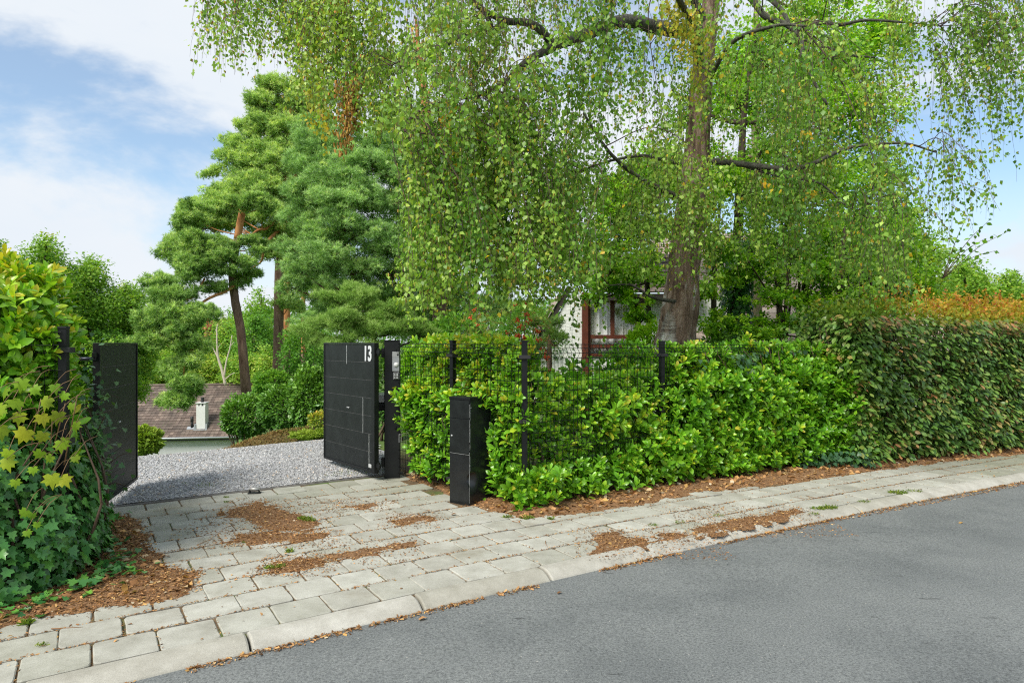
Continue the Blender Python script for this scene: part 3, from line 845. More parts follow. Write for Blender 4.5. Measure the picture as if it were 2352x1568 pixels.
GH = 1.6
def gate_leaf(hinge, far, label, number):
    """local x runs from the hinge to the free end; local -y faces the camera side"""
    d = np.array(far) - np.array(hinge); L = float(np.linalg.norm(d)); ang = math.atan2(d[1], d[0])
    root = thing("gate_leaf", (*hinge, 0), label, "gate")
    M = frame((*hinge, 0), ang)
    # which local side looks at the camera
    side = -1 if (-(np.array(hinge)) @ np.array([-math.sin(ang), math.cos(ang)])) < 0 else 1
    if side > 0: M = (M[0], M[1], -M[2], M[3])          # mirror so -y always faces the camera
    z0, z1 = .085, GH - .005
    mb = MB(); mb.smooth = False
    box(mb, (0, -.03, z0), (.07, .03, z1), M, bev=.003)
    box(mb, (L - .028, -.03, z0), (L, .03, z1), M, bev=.003)
    box(mb, (.07, -.029, z1 - .02), (L - .028, .029, z1), M, bev=.002)
    box(mb, (.07, -.029, z0), (L - .028, .029, z0 + .03), M, bev=.002)
    mb.build("frame", black_m, root)
    mb = MB(); mb.smooth = False
    k = 7; hh = (z1 - .02 - z0 - .03) / k
    for i in range(k):
        a = z0 + .03 + i * hh
        box(mb, (.07, -.021, a + .002), (L - .028, .021, a + hh - .002), M, bev=.0015)
    mb.build("panel", panel_m, root)
    g = MB(); g.smooth = False
    for i in range(1, k):
        a = z0 + .03 + i * hh
        strip_local(g, M, .07, L - .028, a - .0022, a + .0018, -.0185, .0003, 16)
    g.build("groove", groove_m, root)
    for zz in ((.8,) if 1 else ()):
        for q in (0, .042):
            mb = MB(); tube(mb, [M[0] + M[1] * (.48 * L + q) + M[2] * (-.026) + M[3] * zz, M[0] + M[1] * (.48 * L + q) + M[2] * (-.019) + M[3] * zz], .009, 8)
            mb.build("bolt", white_m, root)
    if number:
        # local x for a reader at the camera: +x must run to the reader's right
        mb = MB(); mb.smooth = False
        fx = lambda a: L * (1 - a)
        strip_local(mb, M, L * .52, L * .52 + .009, z1 - .262, z1 - .03, -.0222, .0016, 24)
        mb.build("paint_scratch", scratch_m, root); mb = MB(); mb.smooth = False
        strip_local(mb, M, L * .21, L * .21 + .008, z0 + .03 + hh * 1.97, z0 + .03 + hh * 4.0, -.0222, .0014, 30)
        mb.build("paint_scratch", scratch_m, root); mb = MB(); mb.smooth = False
        strip_local(mb, M, L * .10, L * .10 + .008, z0 + .03 + hh * .25, z0 + .03 + hh * 2.0, -.0222, .0014, 30)
        mb.build("paint_scratch", scratch_m, root)
        MT = (M[0] + M[1] * .172 + M[2] * (-.0245) + M[3] * (z1 - .135), -M[1], M[2], M[3])
        text_mesh("13", .24, MT, .002, "house_number", white_m, root, sx=.86, off=.0075)
        mb = MB(); mb.smooth = False
        box(mb, (.085, -.0245, z0 + .055), (.15, -.0215, z0 + .095), M, bev=.0005)
        sl = mb.build("maker_plate", white_m, root)
        mb = MB(); mb.smooth = False
        for q in range(3): box(mb, (.09, -.0255, z0 + .063 + q * .01), (.145 - q * .01, -.0248, z0 + .066 + q * .01), M)
        mb.build("small_print", grey_m, sl)
    # hinge straps at top and bottom
    for zz in (z0 + .07, z1 - .13):
        mb = MB(); mb.smooth = False
        box(mb, (-.085, -.012, zz), (0, .012, zz + .045), M, bev=.003)
        tube(mb, [M[0] + M[1] * -.05 + M[3] * (zz - .02), M[0] + M[1] * -.05 + M[3] * (zz + .065)], .014, 10)
        mb.build("hinge", black_m, root)
    settle(root); return root

gate_leaf((-1.565, 7.89), (-2.446, 8.96), "right black boarded gate leaf swung open, with white house number", True)
gate_leaf((-3.80, 6.24), (-4.165, 7.54), "left black gate leaf swung open beside the ivy, without a number", False)

# right gate post with intercom
PA = math.atan2(1.07, -.88)
post0 = np.array([-1.47, 8.04])
root = thing("gate_post", (*post0, 0), "black square gate post with silver intercom and keypad, between gate and hedge", "gate post")
pa = math.radians(9)
M = frame((*post0, 0), pa)
mb = MB(); mb.smooth = False
box(mb, (-.034, 0, -.06), (.15, .15, GH + .012), M, bev=.006); mb.build("shaft", black_m, root)
mb = MB(); mb.smooth = False
box(mb, (-.038, -.004, GH + .012), (.154, .154, GH + .026), M, bev=.004); mb.build("cap", black_m, root)
mb = MB(); mb.smooth = False
ix0, ix1 = .058, .142
box(mb, (ix0, -.022, 1.26), (ix1, -.0, 1.49), M, bev=.003); ic = mb.build("intercom", steel_m, root)
mb = MB(); mb.smooth = False
box(mb, (ix0 + .006, -.026, 1.425), (ix1 - .006, -.0225, 1.484), M, bev=.001); mb.build("name_window", grey_m, ic)
mb = MB(); c_ = M[0] + M[1] * (ix1 - .02) + M[3] * 1.455; tube(mb, [c_ - M[2] * .024, c_ - M[2] * .029], .011, 14); mb.build("camera_lens", dark_m, ic)
mb = MB(); c_ = M[0] + M[1] * ((ix0 + ix1) / 2 + .006) + M[3] * 1.335; tube(mb, [c_ - M[2] * .021, c_ - M[2] * .028], .03, 24); tube(mb, [c_ - M[2] * .028, c_ - M[2] * .031], .026, 24); mb.build("bell_button", plain("pale_button", (.62, .63, .62), .35), ic)
mb = MB(); mb.smooth = False
box(mb, (ix0 + .012, -.02, 1.165), (ix1, 0, 1.248), M, bev=.004); kp = mb.build("keypad", grey_m, root)
mb = MB(); mb.smooth = False
box(mb, (ix0 + .018, -.0235, 1.171), (ix1 - .006, -.0202, 1.242), M, bev=.001); mb.build("key_field", dark_m, kp)
mb = MB(); mb.smooth = False
for i in range(3):
    for j in range(4):
        box(mb, (ix0 + .0245 + i * .017, -.0262, 1.176 + j * .0165), (ix0 + .0345 + i * .017, -.0236, 1.186 + j * .0165), M, bev=.0008)
mb.build("keys", white_m, kp)
for zz in (1.42, .13):
    mb = MB(); mb.smooth = False
    box(mb, (-.07, .02, zz), (-.034, .06, zz + .11), M, bev=.004)
    for q in (.02, .05, .08): tube(mb, [M[0] + M[1] * (-.05) + M[2] * .02 + M[3] * (zz + q), M[0] + M[1] * (-.05) + M[2] * .012 + M[3] * (zz + q)], .008, 8)
    mb.build("hinge_bracket", black_m, root)
mb = MB(); mb.smooth = False
box(mb, (.135, -.03, .42), (.142, 0, .52), M, bev=.001); box(mb, (.16, -.03, .42), (.166, 0, .52), M, bev=.001); box(mb, (.135, -.03, .513), (.166, 0, .52), M)
mb.build("bracket", grey_m, root)
# gate motor housing seen in the slot between leaf and post
settle(root)
root = thing("gate_opener", (-1.66, 8.35, 0), "grey and black gate motor behind the right gate leaf", "gate opener")
M = frame((-1.60, 8.3, 0), math.radians(100))
mb = MB(); mb.smooth = False
box(mb, (0, -.06, .86), (.34, .06, .97), M, bev=.012); mb.build("housing", steel_m, root)
mb = MB(); mb.smooth = False
box(mb, (-.02, -.055, .77), (.3, .055, .858), M, bev=.01); mb.build("motor", dark_m, root)
settle(root)

# left gate post
lp = np.array([-4.03, 6.15])
root = thing("gate_post", (*lp, 0), "black left gate post half hidden by laurel, with a small sensor box", "gate post")
M = frame((*lp, 0), math.radians(36))
mb = MB(); mb.smooth = False
box(mb, (-.06, 0, -.06), (.07, .13, GH + .04), M, bev=.005); mb.build("shaft", black_m, root)
mb = MB(); mb.smooth = False
box(mb, (-.07, -.05, GH + .03), (.03, .02, GH + .15), M, bev=.012); mb.build("sensor_box", dark_m, root)
for zz in (1.45, .3):
    mb = MB(); tube(mb, [[lp[0] + .05, lp[1] + .06, zz], [-3.80, 6.24, zz]], .016, 10); mb.build("hinge_arm", plain("hinge_blue_black", (.03, .035, .05), .35, metal=.4), root)
settle(root)

# letterbox
LBL, LBC = np.array([-.627, 6.88]), np.array([-.413, 6.70])
ang = math.atan2(*(LBC - LBL)[::-1]); Lw = float(np.linalg.norm(LBC - LBL)); Ld = .31; HB = 1.03
root = thing("letterbox", (*LBC, 0), "tall black metal letterbox pillar with scraped dented front edge", "letterbox")
M = frame((*LBL, 0), ang)                              # x along the front, y into the box
ax, ay = M[1], M[2]
if ay[1] < 0: M = (M[0], M[1], -M[2], M[3])
# body with a dent at the foot of the right front edge
mb = MB(); mb.smooth = True
zs = np.concatenate([np.linspace(-.03, .5, 54), np.linspace(.52, HB, 14)])
ring = []
per = [(0, Ld), (0, Ld * .5), (0, 0), (Lw * .33, 0), (Lw * .66, 0)] + [(Lw, 0)] + [(Lw, Ld * q) for q in (.04, .08, .13, .18, .24, .30, .4, .6, .8, 1)] + [(Lw * .5, Ld)]
V = []
for z in zs:
    for (a, c_) in per:
        a2, c2 = a, c_
        if abs(a - Lw) < 1e-6 and c_ < Ld * .5:
            du = c_ / Ld
            dent = math.exp(-((z - .245) / .075) ** 2) * max(0, 1 - abs(du - .06) / .26)
            if z > .30: dent *= max(0, 1 - (z - .30) / .025)
            a2 -= .075 * dent
            if c_ == 0: c2 += .018 * dent
        if a == Lw and c_ == 0: a2 -= .002; c2 += .002
        V.append((a2, c2, z))
V = np.array(V); K = len(per); nz_ = len(zs)
vw = M[0] + V[:, :1] * M[1] + V[:, 1:2] * M[2] + V[:, 2:] * M[3]
i = np.arange(nz_ - 1)[:, None] * K; j = np.arange(K)[None]; j2 = (j + 1) % K
mb.add(vw, None, np.stack([i + j, i + j2, i + K + j2, i + K + j], -1).reshape(-1, 4))
bo = mb.build("body", plain("letterbox_paint", (.012, .014, .015), .3, var=.3, sc=8, spec=.5), root)
bo.data.set_sharp_from_angle(angle=math.radians(35)) if hasattr(bo.data, "set_sharp_from_angle") else None
mb = MB(); mb.smooth = False
box(mb, (-.006, -.008, HB), (Lw + .006, Ld + .006, HB + .028), M, bev=.003); mb.build("lid", black_m, root)
mb = MB(); mb.smooth = False
box(mb, (.006, -.0045, .845), (Lw - .008, -.001, HB - .006), M, bev=.001); mb.build("letter_flap", panel_m, root)
mb = MB(); mb.smooth = False
box(mb, (.006, -.0045, .50), (Lw - .008, -.001, .838), M, bev=.001); dr = mb.build("door", panel_m, root)
mb = MB(); c_ = M[0] + M[1] * .035 + M[3] * .665; tube(mb, [c_ - M[2] * .002, c_ - M[2] * .011], .011, 12); mb.build("lock", steel_m, dr)
mb = MB(); mb.smooth = False
strip_local(mb, M, .006, Lw - .008, .4925, .4945, -.0015, .0004, 14)
for (z0, z1, w_) in ((.02, .20, .002), (.20, .34, .005), (.34, .52, .0025), (.54, .60, .001), (.62, .84, .0035), (.86, .99, .003)):
    strip_local(mb, M, Lw - w_ * .5 - .001, Lw - .001, z0, z1, -.0062, .0009, 20)
Mr = (M[0] + M[1] * Lw, M[2], -M[1], M[3])
for (z0, z1, w_) in ((.33, .48, .002), (.55, .80, .002), (.83, 1.0, .003)):
    strip_local(mb, Mr, .001, .001 + w_ * .5, z0, z1, -.0025, .0012, 16)
strip_local(mb, Mr, .0, .018, .955, .96, -.0025, .002, 6)
mb.build("paint_scratch", scratch_m, root)
settle(root)

# small steel gate stop on the tiles
gp = G(585, 1132)
root = thing("gate_stop", (*gp, 0), "small silver gate stop fixed to the tiles near the gravel edge", "gate stop")
M = frame((gp[0] - .055, gp[1] - .03, 0), math.radians(8))
mb = MB(); mb.smooth = False
box(mb, (-.01, -.012, .0025), (.12, .07, .007), M); box(mb, (0, .012, .007), (.012, .055, .04), M, bev=.002); box(mb, (.095, .012, .007), (.107, .055, .04), M, bev=.002)
mb.build("bracket", dark_m, root)
mb = MB(); tube(mb, [M[0] + M[2] * .033 + M[3] * .04 + M[1] * -.004, M[0] + M[2] * .033 + M[3] * .04 + M[1] * .112], .0175, 14); mb.build("roller", plain("worn_steel", (.5, .49, .46), .45, metal=.6), root)
settle(root)

# ------------------------------------------------------------------ mesh fence
wire_m = plain("black_wire", (.004, .005, .006), .4, spec=.3)
def fence(pts, tops, label, vs=.05, folds=(1.49, .58), zb=.05, postz=0, skip_first=False, skip_last=False, post_r=.027):
    root = thing("mesh_fence", (*pts[0], 0), label, "fence")
    P2 = [np.array(p) for p in pts]
    for k in range(len(P2)):
        if (k == 0 and skip_first) or (k == len(P2) - 1 and skip_last): continue
        x, y = P2[k]; zt = tops[k] + .018
        a = math.atan2(*(P2[min(k + 1, len(P2) - 1)] - P2[max(k - 1, 0)])[::-1])
        M = frame((x, y, 0), a)
        mb = MB(); mb.smooth = False
        box(mb, (-post_r, -post_r, -.05), (post_r, post_r, zt), M, bev=.004)
        box(mb, (-post_r - .0025, -post_r - .0025, zt - .018), (post_r + .0025, post_r + .0025, zt), M, bev=.003)
        po = mb.build("post", black_m, root)
        for zz in (zt - .16, zt - .78, .13):
            mb = MB(); mb.smooth = False
            box(mb, (-post_r - .026, -post_r - .024, zz - .018), (post_r + .026, post_r + .006, zz + .018), M, bev=.003)
            mb.build("clamp", dark_m, po)
    for k in range(len(P2) - 1):
        a, c_ = P2[k], P2[k + 1]; d = c_ - a; L = float(np.linalg.norm(d)); d = d / L
        nn = np.array([d[1], -d[0]])
        if nn @ (-(a + c_) / 2) < 0: nn = -nn          # bends bulge towards the street
        nn3 = np.array([*nn, 0]); o = np.array([*a, 0]) + nn3 * .032
        mb = MB()
        us = np.arange(.04, L - .03, vs)
        fold = lambda z, f: .035 * max(0, 1 - abs(z - f) / .05)
        off = lambda z: sum(fold(z, f) for f in folds)
        zt = lambda u: tops[k] + (tops[k + 1] - tops[k]) * u / L
        for u in us:
            T = zt(u); shift = T - 1.6
            zl = [zb] + sum([[f - .05, f, f + .05] for f in sorted(folds)], []) + [1.585]
            pp = [o + np.array([*d, 0]) * u + nn3 * off(z) + np.array([0, 0, z + shift]) for z in zl]
            tube(mb, pp, .0026, 4, cap=False)
        hz = [zb + .01] + list(np.arange(.13, folds[1] - .06, .1)) + [folds[1] - .05, folds[1], folds[1] + .05] + list(np.arange(folds[1] + .14, folds[0] - .08, .1)) + [folds[0] - .05, folds[0], folds[0] + .05, 1.578]
        for z in hz:
            pp = [o + np.array([*d, 0]) * u + nn3 * (off(z) + .004) + np.array([0, 0, z + zt(u) - 1.6]) for u in (.0, L)]
            tube(mb, pp, .0032, 4, cap=False)
        mb.build("wire_panel", wire_m, root)
    settle(root); return root
C0 = np.array([.12, 6.6])
def onray(x, Y): return np.array([(x - CX) / F * Y, Y])
FP = [onray(915, 8.12), onray(1040, 7.38), C0, onray(1520, 7.68), onray(1766, 8.62), onray(1962, 9.5)]
fence(FP, [1.605, 1.603, 1.60, 1.6, 1.585, 1.57], "long black wire mesh fence from gate post past the laurel hedge", skip_first=True)
fence([(-3.06, 4.66), (-4.95, 4.3)], [1.69, 1.69], "short black wire mesh fence among laurel leaves at the left edge", vs=.065)
fence([(-3.06, 4.66), (-4.02, 6.1)], [1.66, 1.62], "black wire mesh fence between ivy clump and left gate post", skip_first=True, skip_last=True)

# ------------------------------------------------------------------ houses
def brick_white():
    m, n, l, b = nmat("white_painted_brick")
    t = n.new("ShaderNodeTexCoord"); mp_ = n.new("ShaderNodeMapping"); mp_.inputs["Rotation"].default_value = (math.radians(90), 0, 0); l.new(t.outputs["Object"], mp_.inputs[0])
    bt = n.new("ShaderNodeTexBrick"); bt.inputs["Scale"].default_value = 1.0
    bt.inputs["Brick Width"].default_value = .22; bt.inputs["Row Height"].default_value = .075; bt.inputs["Mortar Size"].default_value = .007
    bt.inputs["Color1"].default_value = (.82, .83, .79, 1); bt.inputs["Color2"].default_value = (.76, .78, .74, 1); bt.inputs["Mortar"].default_value = (.6, .61, .58, 1)
    l.new(mp_.outputs[0], bt.inputs["Vector"]); l.new(bt.outputs["Color"], b.inputs["Base Color"]); b.inputs["Roughness"].default_value = .8
    bump(n, l, b, bt.outputs["Fac"], -.6, .01); return m
brick_m = brick_white()
mahog = plain("red_brown_timber", (.11, .028, .014), .45, var=.3, sc=9)
darkwood = plain("dark_fascia", (.03, .022, .018), .6)
def tile_roof(name, o, ex, up, W_, L_, parent, mat, tw=.26, th=.3, lift=.035, wave=.012):
    """overlapping tiles on a plane: ex along the eave, up along the slope"""
    o = np.array(o, float); ex = unit(np.array(ex, float)); up = unit(np.array(up, float)); nr = unit(np.cross(ex, up))
    if nr[2] < 0: nr = -nr
    mb = MB(); mb.smooth = False
    nr_ = int(L_ / th) + 1; nc = int(W_ / tw) + 1
    for r_ in range(nr_):
        u = np.arange(nc)
        for q in range(1):
            x0 = u * tw; cols = []
            prof = [(0, 0), (.12, .35), (.35, 0), (.65, 0), (.85, .8), (1.0, .95)]
            dz = rng.normal(size=nc) * .003; sl = rng.normal(size=nc) * .006
            V = []
            for (a, c_) in prof:
                for (vv, hh) in ((0, lift), (1.12, 0)):
                    V.append(o + (x0 + a * tw)[:, None] * ex + (r_ * th + vv * th + sl)[:, None] * up + (hh + c_ * wave + dz)[:, None] * nr)
            for (a, c_) in prof:                     # butt edge below
                V.append(o + (x0 + a * tw)[:, None] * ex + (r_ * th + sl)[:, None] * up + (dz)[:, None] * nr)
            V = np.stack(V, 1); m_ = V.shape[1]
            qs = [(2 * i, 2 * i + 2, 2 * i + 3, 2 * i + 1) for i in range(5)] + [(12 + i, 13 + i, 2 * i + 2, 2 * i) for i in range(5)]
            off = (np.arange(nc) * m_)[:, None, None]
            t = np.stack([rng.random(nc), rng.random(nc), rng.random(nc)], 1)
            mb.add(V.reshape(-1, 3), None, (np.array(qs)[None] + off).reshape(-1, 4), np.repeat(t, m_, 0))
    return mb.build(name, mat, parent)
def roof_mat(name, c1, c2, c3):
    m, n, l, b = nmat(name)
    at = n.new("ShaderNodeAttribute"); at.attribute_name = "tint"; s = n.new("ShaderNodeSeparateColor"); l.new(at.outputs["Color"], s.inputs[0])
    r = ramp(n, [(0, c1), (.6, c2), (1, c3)]); l.new(s.outputs[0], r.inputs[0])
    v = objco(n, l); nz = noise(n, l, 1.2, 6, .7, v); r1 = ramp(n, [(.35, (.6, .62, .6)), (.65, (1.15, 1.1, 1.05))]); l.new(nz.outputs["Fac"], r1.inputs[0])
    l.new(mixc(n, l, 1.0, r.outputs[0], r1.outputs[0], 'MULTIPLY'), b.inputs["Base Color"]); b.inputs["Roughness"].default_value = .85; return m
roof_brown = roof_mat("brown_roof_tile", (.115, .085, .072), (.165, .125, .105), (.23, .18, .15))
roof_pink = roof_mat("pinkish_roof_tile", (.36, .28, .25), (.44, .36, .32), (.5, .42, .38))
render_m = plain("grey_render_wall", (.52, .53, .54), .9, var=.06, sc=2)
zinc_m = plain("zinc", (.36, .38, .40), .5, metal=.3, var=.2)

# lower house in the valley
root = thing("house", tuple(P(420, 1010, 50)), "low house down the slope with brown tiled roof and pale wall", "house")
D2 = 50.0; e0 = P(150, 1009, D2); e1 = P(640, 1000, D2 + 1.0)
ex = unit(e1 - e0); Wd = float(np.linalg.norm(e1 - e0))
pit = math.radians(36); back = unit(np.array([-ex[1], ex[0], 0]))
up = back * math.cos(pit) + np.array([0, 0, 1]) * math.sin(pit)
# slope length so the ridge shows at y 886
Ls = 5.9
rf = tile_roof("roof", e0, ex, up, Wd, Ls, root, roof_brown, tw=.27, th=.30)
rid = e0 + up * (Ls + .15)
mb = MB(); tube(mb, [rid + np.array([0, 0, .03]), rid + ex * Wd + np.array([0, 0, .03])], .12, 8); mb.build("ridge", roof_brown, rf)
mb = MB(); mb.smooth = False
M = (e0, ex, back, np.array([0, 0, 1.]))
box(mb, (.0, .45, -3.2), (Wd - .2, 6.2 + 2, -.12), M); mb.build("wall", render_m, root)
mb = MB(); tube(mb, [e0 - back * .07 - np.array([0, 0, .05]), e1 - back * .07 - np.array([0, 0, .05])], .075, 10); mb.build("gutter", zinc_m, root)
mb = MB(); mb.smooth = False
box(mb, (0, .0, -.26), (Wd, .06, -.10), M); mb.build("fascia", plain("black_fascia", (.02, .02, .025), .5), root)
mb = MB(); mb.smooth = False                         # rear slope
bk = rid; v = np.array([bk, bk + ex * Wd, bk + ex * Wd + back * 4.6 - np.array([0, 0, 3.3]), bk + back * 4.6 - np.array([0, 0, 3.3])])
mb.add(v, None, [[0, 1, 2, 3]]); mb.build("rear_slope", roof_brown, root)
def roofpt(px, py, h=0):
    """where the sight line through (px,py) meets the roof plane"""
    d = P(px, py, 1.0) - np.array([0, 0, H]); nr = np.cross(ex, up); t = ((e0 - np.array([0, 0, H])) @ nr) / (d @ nr)
    return np.array([0, 0, H]) + d * t
cw = plain("white_chimney_render", (.66, .66, .64), .85, var=.06, sc=3)
c0 = roofpt(461, 985)
M = (c0 - ex * .33, ex, back, np.array([0, 0, 1.]))
mb = MB(); mb.smooth = False
box(mb, (0, -.0, -.3), (.66, .66, 1.72), M, bev=.01); 
for q in (0.0, .24, .52): box(mb, (q, .02, 1.72), (q + .14, .62, 1.92), M)
ch = mb.build("chimney", cw, root)
mb = MB(); mb.smooth = False
box(mb, (-.05, -.05, 1.92), (.71, .71, 1.99), M, bev=.01); mb.build("chimney_slab", plain("pale_slab", (.6, .6, .58), .8), ch)
mb = MB(); tube(mb, [c0 + np.array([0, .3, 1.95]), c0 + np.array([0, .3, 2.3])], .1, 10); tube(mb, [c0 + np.array([0, .3, 2.26]), c0 + np.array([0, .3, 2.36])], .13, 10); mb.build("flue_cap", dark_m, ch)
mb = MB(); mb.smooth = False
box(mb, (-.16, -.14, -.42), (.82, -.02, -.02), M, bev=.01)
for sx in (-.14, .68): box(mb, (sx, -.05, -.2), (sx + .12, .6, .38), M)
mb.build("lead_flashing", zinc_m, ch)
c1 = roofpt(441, 982)
mb = MB(); tube(mb, [c1, c1 + np.array([0, 0, .62])], .1, 10); tube(mb, [c1 + np.array([0, 0, .45]), c1 + np.array([0, 0, .86])], .115, 10)
mb.build("vent_pipe", dark_m, root)
mb = MB(); mb.smooth = False
box(mb, (-.33, -.2, -.05), (.25, .1, .05), (c1, ex, up, np.cross(ex, up))); mb.build("vent_base", zinc_m, root)
settle(root)

# house behind the birch
HD = 15.5
root = thing("house", tuple(P(1400, 860, HD)), "white brick house with red-brown window and pinkish tiled roof behind the birch", "house")
def wallpoly(name, px, D, mat, th=.3, par=root):
    """flat wall in the plane Y=D with real thickness"""
    v = [P(a, c_, D) for a, c_ in px]; v2 = [q + np.array([0, th, 0]) for q in v]; k = len(v)
    V = np.array(v + v2 + [np.mean(v, 0), np.mean(v2, 0)])
    q = [[i, (i + 1) % k, (i + 1) % k + k, i + k] for i in range(k)]
    t = [[2 * k, (i + 1) % k, i] for i in range(k)] + [[2 * k + 1, i + k, (i + 1) % k + k] for i in range(k)]
    mb = MB(); mb.smooth = False; mb.add(V, t, q); return mb.build(name, mat, par)
wl_ = wallpoly("wall", [(1228, 960), (1228, 820), (1297, 699), (1310, 676), (1336, 676), (1336, 960)], HD, brick_m)
wallpoly("wall", [(1466, 960), (1466, 676), (1700, 676), (1700, 960)], HD + .02, brick_m)
wallpoly("wall", [(1350, 960), (1350, 818), (1466, 818), (1466, 960)], HD + .03, brick_m)
mb = MB(); mb.smooth = False                          # verge board following the slanted wall edge
p0, p1 = P(1222, 818, HD - .05), P(1312, 662, HD - .05); dv = unit(p1 - p0)
pr = np.array([dv[2], 0, -dv[0]])
box(mb, (0, -.0, -.02), (float(np.linalg.norm(p1 - p0)), .28, .1), (p0, dv, np.array([0, 1., 0]), -pr)); mb.build("verge_board", darkwood, root)
# steep roof plane on the left going back
mb = MB(); mb.smooth = False
a0, a1 = P(1220, 820, HD - .1) + pr * 0, P(1312, 660, HD - .1)
V = np.array([a0, a1, a1 + [0, 6, 0], a0 + [0, 6, 0]]) - pr * .11
mb.add(V, None, [[0, 1, 2, 3]]); mb.build("roof_side", roof_pink, root)
# window
wx0, wx1 = P(1350, 0, HD)[0], P(1466, 0, HD)[0]
zof = lambda y: float(P(0, y, HD)[2])
win = MB(); win.smooth = False
box(win, (wx0, HD - .02, zof(818)), (wx0 + .06, HD + .08, zof(684)), bev=.004)
box(win, (wx1 - .06, HD - .02, zof(818)), (wx1, HD + .08, zof(684)), bev=.004)
for (ya, yb) in ((778, 769), (800, 791), (690, 684), (818, 812)):
    box(win, (wx0 + .06, HD - .03, zof(ya)), (wx1 - .06, HD + .07, zof(yb)), bev=.004)
xm = P(1407, 0, HD)[0]
box(win, (xm - .045, HD - .022, zof(769)), (xm + .045, HD + .06, zof(690)), bev=.004)
wf = win.build("window", mahog, root)
cur, n, l, b = nmat("white_curtain"); b.inputs["Base Color"].default_value = (.92, .94, .9, 1); b.inputs["Roughness"].default_value = .9
mb = MB(); X = np.linspace(wx0 + .03, wx1 - .03, 160)
cy = HD + .17 + .03 * np.sin(X * 34) + .015 * np.sin(X * 71 + 1)
XX, ZZ = np.meshgrid(X, np.linspace(zof(816), zof(686), 3)); YY = np.tile(cy, (3, 1))
grid_mesh(mb, XX, YY, ZZ); mb.build("curtain", cur, wf)
gl, n, l, b = nmat("window_glass"); 
gs = n.new("ShaderNodeBsdfGlossy"); gs.inputs["Roughness"].default_value = .03; tr = n.new("ShaderNodeBsdfTransparent"); ms_ = n.new("ShaderNodeMixShader"); ms_.inputs[0].default_value = .06
l.new(tr.outputs[0], ms_.inputs[1]); l.new(gs.outputs[0], ms_.inputs[2]); l.new(ms_.outputs[0], n["Material Output"].inputs[0])
mb = MB(); mb.smooth = False; box(mb, (wx0 + .05, HD + .03, zof(815)), (wx1 - .05, HD + .036, zof(686))); mb.build("pane", gl, wf)
mb = MB(); mb.smooth = False
pxx = P(1336, 0, HD)[0]
box(mb, (pxx, HD - .12, -.6), (pxx + .14, HD + .1, zof(672)), bev=.006); mb.build("timber_post", mahog, root)
# pent roof over the window
e_ = P(1355, 672, HD - .45); pe = math.radians(33)
upv = np.array([0, math.cos(pe), math.sin(pe)])
tile_roof("roof", e_, (1, 0, 0), upv, 2.3, 1.75, root, roof_mat("brown_grey_tile", (.12, .09, .09), (.17, .13, .125), (.22, .17, .16)), tw=.25, th=.24)
mb = MB(); mb.smooth = False
box(mb, (e_[0], HD - .42, e_[2] - .17), (e_[0] + 2.3, HD - .36, e_[2] - .02), bev=.004); box(mb, (e_[0], HD - .36, e_[2] - .06), (e_[0] + 2.3, HD, e_[2] - .03))
mb.build("fascia", darkwood, root)
# big roof sweeping down to the right, in front of a side wall
e_ = P(1590, 812, HD - .6); pe = math.radians(40)
exr = unit(np.array([1, .05, 0])); bkr = np.array([-exr[1], exr[0], 0]); upv = bkr * math.cos(pe) + np.array([0, 0, math.sin(pe)])
tile_roof("roof", e_, exr, upv, 6.4, 4.9, root, roof_pink, tw=.24, th=.24, lift=.022)
mb = MB(); mb.smooth = False
box(mb, (.2, .5, -1.6), (6.2, 1, -.1), (e_, exr, bkr, np.array([0, 0, 1.]))); mb.build("side_wall", brick_m, root)
settle(root)

# ------------------------------------------------------------------ foliage materials
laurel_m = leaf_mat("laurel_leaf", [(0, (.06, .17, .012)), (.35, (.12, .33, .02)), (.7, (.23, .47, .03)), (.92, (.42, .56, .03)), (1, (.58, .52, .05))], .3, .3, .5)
ivy_m = leaf_mat("ivy_leaf", [(0, (.03, .12, .03)), (.5, (.07, .22, .045)), (.85, (.14, .35, .055)), (1, (.26, .45, .06))], .3, .15, .5)
ivy_grey = leaf_mat("fence_ivy_leaf", [(0, (.03, .085, .03)), (.5, (.06, .15, .06)), (.85, (.10, .21, .075)), (1, (.14, .26, .05))], .4, .2, .5)
maple_m = leaf_mat("maple_leaf", [(0, (.10, .26, .015)), (.4, (.25, .4, .02)), (.8, (.46, .47, .03)), (1, (.55, .34, .05))], .5, .35, .3)
beech_m = leaf_mat("beech_leaf", [(0, (.04, .11, .02)), (.4, (.11, .23, .035)), (.66, (.21, .32, .06)), (.8, (.33, .27, .08)), (1, (.42, .2, .08))], .38, .15, .5)
beech_top = leaf_mat("beech_top_leaf", [(0, (.16, .28, .03)), (.4, (.42, .44, .05)), (.65, (.62, .44, .06)), (.88, (.66, .3, .06)), (1, (.5, .14, .05))], .5, .35, .3)
birch_m = leaf_mat("birch_leaf", [(0, (.10, .24, .03)), (.4, (.28, .46, .07)), (.8, (.52, .65, .14)), (.94, (.5, .52, .06)), (1, (.75, .48, .03))], .4, .42, .4)
birch_y = leaf_mat("birch_yellow_leaf", [(0, (.28, .38, .04)), (.4, (.48, .44, .05)), (1, (.75, .44, .02))], .5, .4, .3)
catkin_m = leaf_mat("birch_catkin", [(0, (.30, .36, .07)), (.55, (.5, .42, .09)), (1, (.56, .28, .08))], .8, .15, .2)
oak_m = leaf_mat("oak_leaf", [(0, (.07, .2, .012)), (.5, (.2, .44, .02)), (.85, (.36, .6, .03)), (1, (.48, .64, .04))], .5, .35, .3)
farm = leaf_mat("distant_leaf", [(0, (.08, .2, .03)), (.5, (.2, .38, .04)), (.85, (.32, .49, .07)), (1, (.45, .5, .09))], .6, .4, .3)
